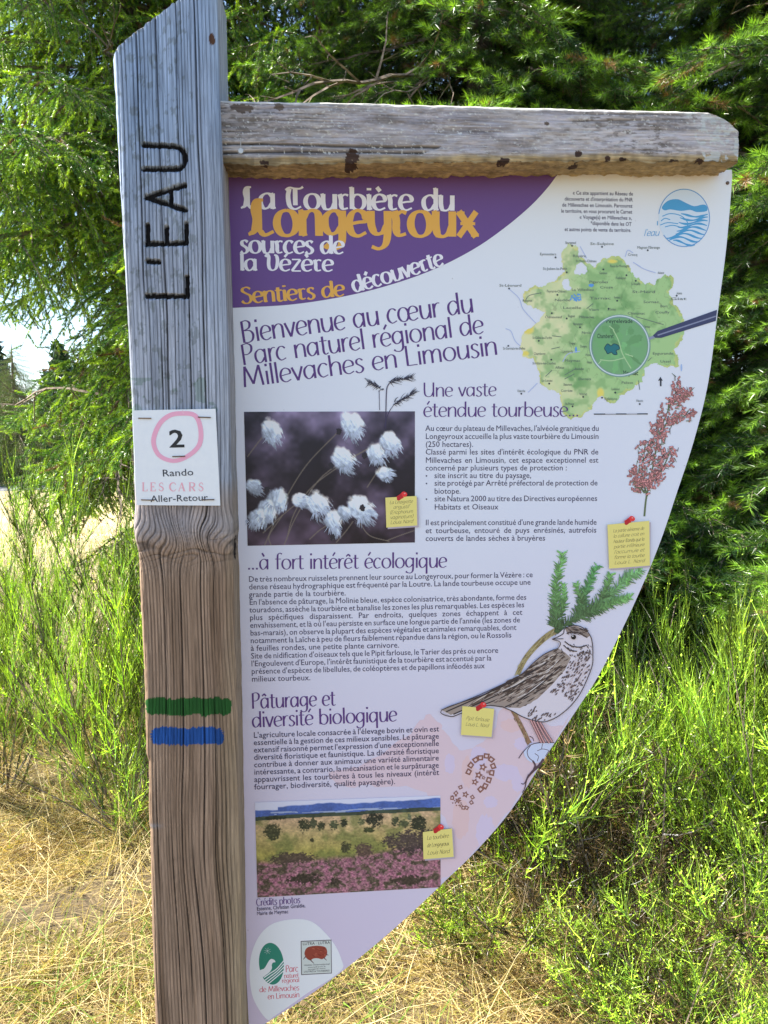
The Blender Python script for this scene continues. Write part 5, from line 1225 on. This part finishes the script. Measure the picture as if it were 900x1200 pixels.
SPRL = [make_branch(360 + k, L, 'light') for k, L in enumerate((1.5, 1.2, .9))]
DEAD = [make_dead_branch(340 + k, L) for k, L in enumerate((1.2, .9))]
LEN = {b: L for b, L in list(zip(FIRB, (1.5, 1.35, 1.1, .8))) + list(zip(SPRB, (1.7, 1.5, 1.2, .9))) + list(zip(DEAD, (1.2, .9))) + list(zip(SPRL, (1.5, 1.2, .9)))}
used = set()
def take(b):
    if b not in used: used.add(b); return b
    return copy_tree(b)
def trunk(root, H, r, seed):
    g = np.random.default_rng(seed); nr = 26; ns = 14; z = np.linspace(-.15, H, nr); V = []
    for k, zz in enumerate(z):
        f = max(0, 1 - zz / H); rr = r * (f ** .85) + .008 + (.5 * r * math.exp(-max(0, zz) / .18))
        cx, cy = .04 * math.sin(zz * .9 + seed), .04 * math.cos(zz * .7 + seed)
        for j in range(ns): a = j * 2 * math.pi / ns; q = rr * (1 + .10 * math.sin(a * 3 + zz) + .07 * (g.random() - .5)); V.append((cx + q * math.cos(a), cy + q * math.sin(a), zz))
    idx = np.arange(nr * ns).reshape(nr, ns); q = np.stack([idx[:-1], np.roll(idx[:-1], -1, 1), np.roll(idx[1:], -1, 1), idx[1:]], -1).reshape(-1, 4)
    return mesh_np('trunk', np.array(V), q, M['bark'], root, smooth=True)
def conifer(name, label, x, y, H, Rr, r, kinds, z0, step, seed, cat='tree', dead=0, pitch=(-8, 28), group='conifers behind the sign', gap=None):
    g = np.random.default_rng(seed); root = empty(name, (x, y, 0)); tag(root, label, cat, group)
    trunk(root, H, r, seed); z = z0; az = g.random() * 6.28; k = 0
    while z < H - .15 and k < 285:
        f = 1 - (z - z0) / (H - z0); need = Rr * (f ** .8) * (.82 + .3 * g.random()) + .12; az += 2.399963 + .3 * g.normal()
        if gap and gap(z, az % (2 * math.pi), need): z += step * .5; continue
        b = kinds[int(g.integers(len(kinds)))]; s = need / LEN[b]
        if s > 1.5: b = kinds[0]; s = need / LEN[b]
        c = take(b); c.parent = root; c.location = (0, 0, z); c.scale = (s, s * (.9 + .2 * g.random()), s)
        c.rotation_euler = (R(g.normal() * 10), R(pitch[0] + (pitch[1] - pitch[0]) * f + g.normal() * 5) * .6, az)
        z += step * (.75 + .5 * g.random()) * (.55 + .45 * f); k += 1
    for j in range(dead):
        b = DEAD[j % 2]; c = take(b); c.parent = root; c.location = (0, 0, .5 + (H * .55) * g.random()); s = .6 + .7 * g.random(); c.scale = (s, s, s); c.rotation_euler = (g.random() * 6, R(10 + 20 * g.random()), g.random() * 6.28)
    return root
SP, FI = 'spruce_tree', 'fir_tree'
conifer(SP, 'tall sunlit drooping spruce at far left behind the wooden post', -1.6, 5.6, 9.5, 2.2, .15, SPRL, 1.72, .034, 1, dead=14, pitch=(0, 24),
        gap=lambda z, a, r: (-1.6 + r * math.cos(a)) / (5.6 + r * math.sin(a)) < -.437 and z - .25 * r - .25 < 2.2)
conifer(SP, 'shaded spruce with bare dangling twigs seen just right of the post top', -.35, 6.4, 11.5, 2.2, .17, SPRB, 1.2, .085, 2, dead=75, pitch=(0, 26))
conifer(FI, 'bright green fir whose boughs rise above the middle of the crossbeam', .55, 4.6, 8.0, 1.75, .11, FIRB, 1.1, .048, 3, dead=12)
conifer(FI, 'bushy green fir with outstretched boughs right of the board', 2.15, 3.9, 7.5, 1.9, .12, FIRB, .2, .044, 4, dead=14)
conifer(SP, 'dark spruce filling the shade behind the middle of the board', 1.3, 7.4, 12.0, 2.4, .2, SPRB, .6, .055, 5, dead=22)
conifer(SP, 'dark spruce at the right edge behind the fir boughs', 3.7, 6.6, 11.0, 2.4, .2, SPRB, .5, .06, 6, dead=14)
far = conifer(SP, 'small dark conifer on the far side of the road, beneath the patch of open sky', -12.0, 27, 4.6, 2.3, .12, SPRB, .1, .075, 7, group='distant conifers beyond the road')
FARL = ['dark conifer at the left edge beyond the road', 'dark broad conifer beyond the road next to the left picture edge', 'grey green conifer beyond the dry field between road and spruce', 'far conifer closing the field just left of the post', 'low far conifer seen over the dry field through the broom',
        'far conifer standing behind the road bend', 'tall distant conifer hidden mostly behind the drooping spruce', 'distant dark conifer on the far edge of the field', 'small dark conifer at the end of the far tree line']
for k, (x, y, s) in enumerate(((-14.6, 26, 1.05), (-13.5, 30, .9), (-12.6, 36, 1.15), (-10.4, 38, 1.3), (-8.2, 39, 1.3), (-15.8, 33, 1.2), (-6.0, 40, 1.6), (-17.5, 30, 1.3), (-3.8, 41, 1.7))):
    c = copy_tree(far); c.location = (x, y, 0); c.scale = (s, s, s); c.rotation_euler.z = k * 1.3; c['label'] = FARL[k]
def far_wood():
    g = np.random.default_rng(50); V = []; F = []; C = []
    for k in range(150):
        x = -70 + 170 * k / 150 + g.normal() * 1.5; y = 50 + 14 * g.random() + .05 * abs(x); H = 4 + 3.5 * g.random(); 
        for j in range(560):
            z = H * g.random() ** .8; r = (1 - z / H) * H * .26; a = g.random() * 6.28; p = np.array([x + r * math.cos(a), y + r * math.sin(a), z]); d = g.normal(size=(3, 3)) * .30; o = len(V)
            V += list(p + d); F.append((o, o + 1, o + 2)); C += [np.array([.03, .065, .03]) * (.6 + .8 * g.random())] * 3
    return tag(mesh_np('distant_wood', np.array(V), np.array(F), M['needles'], None, np.array(C)), 'dark band of distant conifer wood beyond the field', kind='stuff')
far_wood()

# ------------------------------------------------------------------ broom and undergrowth
def ribbons(Ps, w, g):
    "Ps (n, k, 3) centre lines -> flat tapering ribbons"
    n, k, _ = Ps.shape; d = norm(Ps[:, -1] - Ps[:, 0]); s = norm(np.cross(d, g.normal(size=(n, 3))))[:, None] * (w * .5)[:, None, None] * np.linspace(1, .12, k)[None, :, None]
    V = np.stack([Ps - s, Ps + s], 2).reshape(n, 2 * k, 3); o = np.arange(n)[:, None] * 2 * k
    F = np.concatenate([o + np.array([[2 * j, 2 * j + 1, 2 * j + 3, 2 * j + 2]]) for j in range(k - 1)])
    return V.reshape(-1, 3), F
def leaves_at(Pp, D, ln, wd, g):
    n = len(Pp); d = norm(D + g.normal(size=(n, 3)) * .6); s = norm(np.cross(d, g.normal(size=(n, 3)))) * (wd * .5)[:, None]; m_ = Pp + d * (ln * .45)[:, None]
    V = np.stack([Pp, m_ + s, Pp + d * ln[:, None], m_ - s], 1).reshape(-1, 3); return V, np.arange(4 * n).reshape(-1, 4)
def make_broom(seed, H, nstem, spread, leafy, cb, ct, shoots=26, fine=9, up=.3, lsz=1.0):
    g = np.random.default_rng(seed); Ws = []; L3 = []; LW = []; lp = []; ld = []
    wood = []
    def curve(p, d, L, k, bend):
        q = np.linspace(0, 1, k)[None, :, None]; return p[:, None] + d[:, None] * L[:, None, None] * q + bend[:, None] * L[:, None, None] * q ** 2
    ns = nstem; a = g.random(ns) * 6.28; t = spread * np.sqrt(g.random(ns)); d0 = norm(np.stack([np.cos(a) * t, np.sin(a) * t, np.ones(ns)], -1)); p0 = np.stack([np.cos(a) * .07, np.sin(a) * .07, np.zeros(ns) - .03], -1) * (.3 + g.random(ns))[:, None]
    L0 = H * (.75 + .4 * g.random(ns)); c0 = curve(p0, d0, L0, 9, g.normal(size=(ns, 3)) * .10 + np.array([0, 0, .02]))
    for s in range(8): wood.append((c0[:, s], c0[:, s + 1], .005 * (1 - s / 9) * H + .0012, .005 * (1 - (s + 1) / 9) * H + .0012))
    # side shoots
    n1 = ns * shoots; i = np.repeat(np.arange(ns), shoots); s = .12 + .86 * g.random(n1); x = s * 8; j = np.minimum(x.astype(int), 7); p = c0[i, j] + (c0[i, j + 1] - c0[i, j]) * (x - j)[:, None]; dd = norm(c0[i, j + 1] - c0[i, j])
    d1 = norm(dd + norm(g.normal(size=(n1, 3))) * (.75 + .5 * (.3 - up)) + np.array([0, 0, up + .05])); L1 = H * (.10 + .30 * g.random(n1)) * (1.05 - .4 * s); c1 = curve(p, d1, L1, 5, np.array([0, 0, .28]) + g.normal(size=(n1, 3)) * .12)
    n2 = n1 * fine; i2 = np.repeat(np.arange(n1), fine); s2 = .1 + .85 * g.random(n2); x = s2 * 4; j = np.minimum(x.astype(int), 3); p2 = c1[i2, j] + (c1[i2, j + 1] - c1[i2, j]) * (x - j)[:, None]; d2 = norm(norm(c1[i2, j + 1] - c1[i2, j]) + norm(g.normal(size=(n2, 3))) * (.5 + (.3 - up) * 1.2) + np.array([0, 0, up]))
    L2 = H * (.03 + .11 * g.random(n2)); c2 = curve(p2, d2, L2, 4, np.array([0, 0, .2]) + g.normal(size=(n2, 3)) * .12)
    V1, F1 = ribbons(c1, np.full(n1, .0042), g); V2, F2 = ribbons(c2, np.full(n2, .0030), g)
    f1 = (.7 + .6 * g.random(n1)); t2 = (g.random(n1)[i2] * .6 + .4 * g.random(n2))[:, None]
    vt = (.09 + 2.6 * g.random(n1) ** 2.5); C1 = np.repeat((cb * 1.1)[None] * (f1 * vt)[:, None], 10, 0); C2 = np.repeat((cb * (1 - t2) + ct * t2) * ((.75 + .5 * g.random(n2)) * vt[i2])[:, None], 8, 0)
    n3 = int(n2 * leafy); i3 = g.integers(0, n2, n3); s3 = g.random(n3) * 3; j = np.minimum(s3.astype(int), 2); p3 = c2[i3, j] + (c2[i3, j + 1] - c2[i3, j]) * (s3 - j)[:, None]
    V3, F3 = leaves_at(p3, d2[i3], (.007 + .007 * g.random(n3)) * lsz, (.0038 + .003 * g.random(n3)) * lsz, g); C3 = np.repeat((ct[None] * ((.6 + .8 * g.random(n3)) * vt[i2[i3]])[:, None]), 4, 0)
    V = np.vstack([V1, V2, V3]); F = np.vstack([F1, F2 + len(V1), F3 + len(V1) + len(V2)]); C = np.vstack([C1, C2, C3])
    A = [np.concatenate([np.broadcast_to(w[k], w[0].shape if k < 2 else (ns,)) for w in wood]) for k in range(4)]
    WV, WF = rods(*A)
    return (WV, WF), (V, F, C)
def broom(name, label, x, y, rz, s, data, group='broom shrubs around the sign'):
    root = empty(name, (x, y, float(gz(np.array(x), np.array(y)))), rz); tag(root, label, 'shrub', group); root.scale = (s, s, s)
    (WV, WF), (V, F, C) = data
    if isinstance(WV, bpy.types.Mesh): pass
    st = mesh_np('stems', WV, WF, M['twig'], root); sh = mesh_np('shoots', V, F, M['broom'], root, C); sh['kind'] = 'stuff'
    return root
G1, G2 = np.array([.12, .24, .03]), np.array([.38, .54, .045])
D1 = make_broom(401, 1.25, 18, .6, 1.1, G1, G2, 28, 10)
D2 = make_broom(402, .95, 15, .95, 1.6, G1 * .9, G2 * .95, 22, 8, .12, 1.0)
D3 = make_broom(403, .75, 18, 1.2, 2.6, G1 * .8, np.array([.38, .54, .045]), 22, 8, -.02, .95)
D4 = make_broom(404, .6, 24, 1.3, .3, np.array([.035, .024, .013]), np.array([.19, .13, .06]), 28, 9, -.12)  # dry brush, browns darkened to paint in the shaded hollow
b1 = broom('broom_shrub', 'bright green broom shrub left of the post, the biggest on that side', -1.52, 4.1, 0, 1.0, D1)
b2 = broom('broom_shrub', 'wide leafy broom shrub right under the curved edge of the board', .38, 2.75, 0, .92, D2)
b3 = broom('undergrowth_bush', 'low bushy green undergrowth in the bottom right corner', 1.18, 2.2, 0, .82, D3)
b4 = broom('undergrowth_bush', 'half dry bush coloured dark as the shaded hollow behind the lower right undergrowth', .72, 2.36, 0, 1.08, D4)
def cp(b, label, x, y, rz, s):
    c = copy_tree(b); c.location = (x, y, float(gz(np.array(x), np.array(y)))); c.rotation_euler.z = rz; c.scale = (s, s, s); c['label'] = label
cp(b1, 'upright broom shrub against the post edge, with long pale shoots over the road', -1.12, 3.4, 2.1, .98)
cp(b1, 'feathery broom shrub at the left picture edge above the dry grass', -2.2, 4.4, 4.0, .98)
cp(b1, 'small dark broom shrub low at the left picture edge', -1.75, 3.6, 5.2, .82)
cp(b2, 'low broom shrub at the foot of the post, between post and dry grass', -.95, 3.05, 1.2, .72)
cp(b1, 'tall broom shrub with long straight shoots near the right picture edge', 1.22, 2.75, 1.0, .70)
cp(b1, 'broom shrub sending thin straight shoots up beside the board edge', .92, 3.0, 3.3, .66)
cp(b2, 'spreading broom shrub behind the bottom of the board', .0, 3.2, 2.6, .85)
cp(b3, 'low green undergrowth below the tip of the board curve', .34, 2.42, 2.2, .66)
cp(b3, 'dense green undergrowth at the right picture edge', 1.45, 2.6, 4.2, 1.1)
cp(b2, 'yellow green broom shrub half hidden at the right picture edge', 1.7, 3.0, .4, .95)
cp(b1, 'thin upright broom shoots standing clear at the right picture edge', 1.32, 2.6, .7, .76)
cp(b2, 'broom shrub with arching green stems just under the right half of the board edge', .72, 2.85, 5.1, .88)
cp(b2, 'arching green broom stems low at the right beside the dark gap', 1.25, 2.5, 3.9, .75)
cp(b3, 'bright green undergrowth at the bottom right corner of the frame, in front', .86, 1.98, 3.4, .62)
cp(b3, 'bright green undergrowth at the very bottom edge right of the dry grass', .72, 1.98, 1.1, .6)
cp(b4, 'darkened dry twiggy brush in front of the lower right undergrowth', .66, 2.3, 2.0, .6)
cp(b4, 'dry brown brush in the shade behind the lower board edge', .35, 3.1, 3.0, 1.1)
cp(b4, 'tangled dry brush between the green shrubs at lower right', 1.0, 2.85, 5.0, 1.0)

# ------------------------------------------------------------------ dry grass
def grass(name, n, xr, yr, hmin, hmax, w, cols, mask, seed, lean=.5, label=None, curl=1.0):
    g = np.random.default_rng(seed); x = g.uniform(*xr, n); y = g.uniform(*yr, n); cl = fbm(x * 3.1 + 9, y * 3.1, 3, seed); k = mask(x, y, cl, g)
    x, y, cl = x[k], y[k], cl[k]; n = len(x); z = gz(x, y); h = (hmin + (hmax - hmin) * g.random(n) ** 1.6) * (.25 + 2.6 * cl ** 2)
    a = g.random(n) * 6.28 + 0; ln = lean * (.3 + g.random(n)); d = norm(np.stack([np.cos(a) * ln, np.sin(a) * ln, np.ones(n)], -1)); b = np.stack([np.cos(a), np.sin(a), -.9 * np.ones(n)], -1) * (curl * (.1 + .8 * g.random(n) ** 2))[:, None]
    q = np.linspace(0, 1, 4)[None, :, None]; Pz = np.stack([x, y, z - .01], -1)[:, None] + d[:, None] * h[:, None, None] * q + b[:, None] * h[:, None, None] * q ** 2
    Pz[..., 2] = np.maximum(Pz[..., 2], z[:, None] + .004 + .02 * g.random(n)[:, None])
    V, F = ribbons(Pz, w * (.6 + .8 * g.random(n)), g); c = np.array(cols)[np.clip((g.random(n) * .75 + cl * .45) * len(cols), 0, len(cols) - 1).astype(int)] * (.7 + .6 * g.random(n))[:, None]
    o = mesh_np(name, V, F, M['grass'], None, np.repeat(c, 8, 0)); return tag(o, label, kind='stuff')
STR = [(.12, .18, .035), (.28, .25, .06), (.48, .36, .13), (.60, .47, .20), (.66, .54, .28), (.22, .14, .06)]
everywhere = lambda x, y, c, g: np.hypot(x, y) > 1.0
grass('grass', 95000, (-3.0, 2.0), (1.75, 4.6), .02, .22, .0029, STR, lambda x, y, c, g: (np.hypot(x, y) > 1) & (g.random(len(x)) < 2.6 * c - .45), 501, 1.2, 'dry straw coloured grass on the near ground', 1.6)
grass('grass', 6500, (-3.2, 2.2), (1.9, 5.0), .2, .55, .0026, STR[2:5], everywhere, 502, .55, 'long pale dry grass stalks arching over the turf', 1.2)
grass('grass', 16000, (-3.0, 2.4), (1.9, 4.4), .04, .20, .0045, [(.10, .2, .03), (.16, .28, .04), (.3, .36, .08)], lambda x, y, c, g: c > .50, 503, .7, 'fresh green grass tufts among the dry grass', .8)
grass('grass', 26000, (-9, 5), (5.0, 20), .06, .34, .010, [(.5, .41, .2), (.58, .48, .26), (.3, .3, .1), (.62, .53, .3)], lambda x, y, c, g: g.random(len(x)) < 9 / y, 504, .6, 'dry field grass reaching to the road', .8)
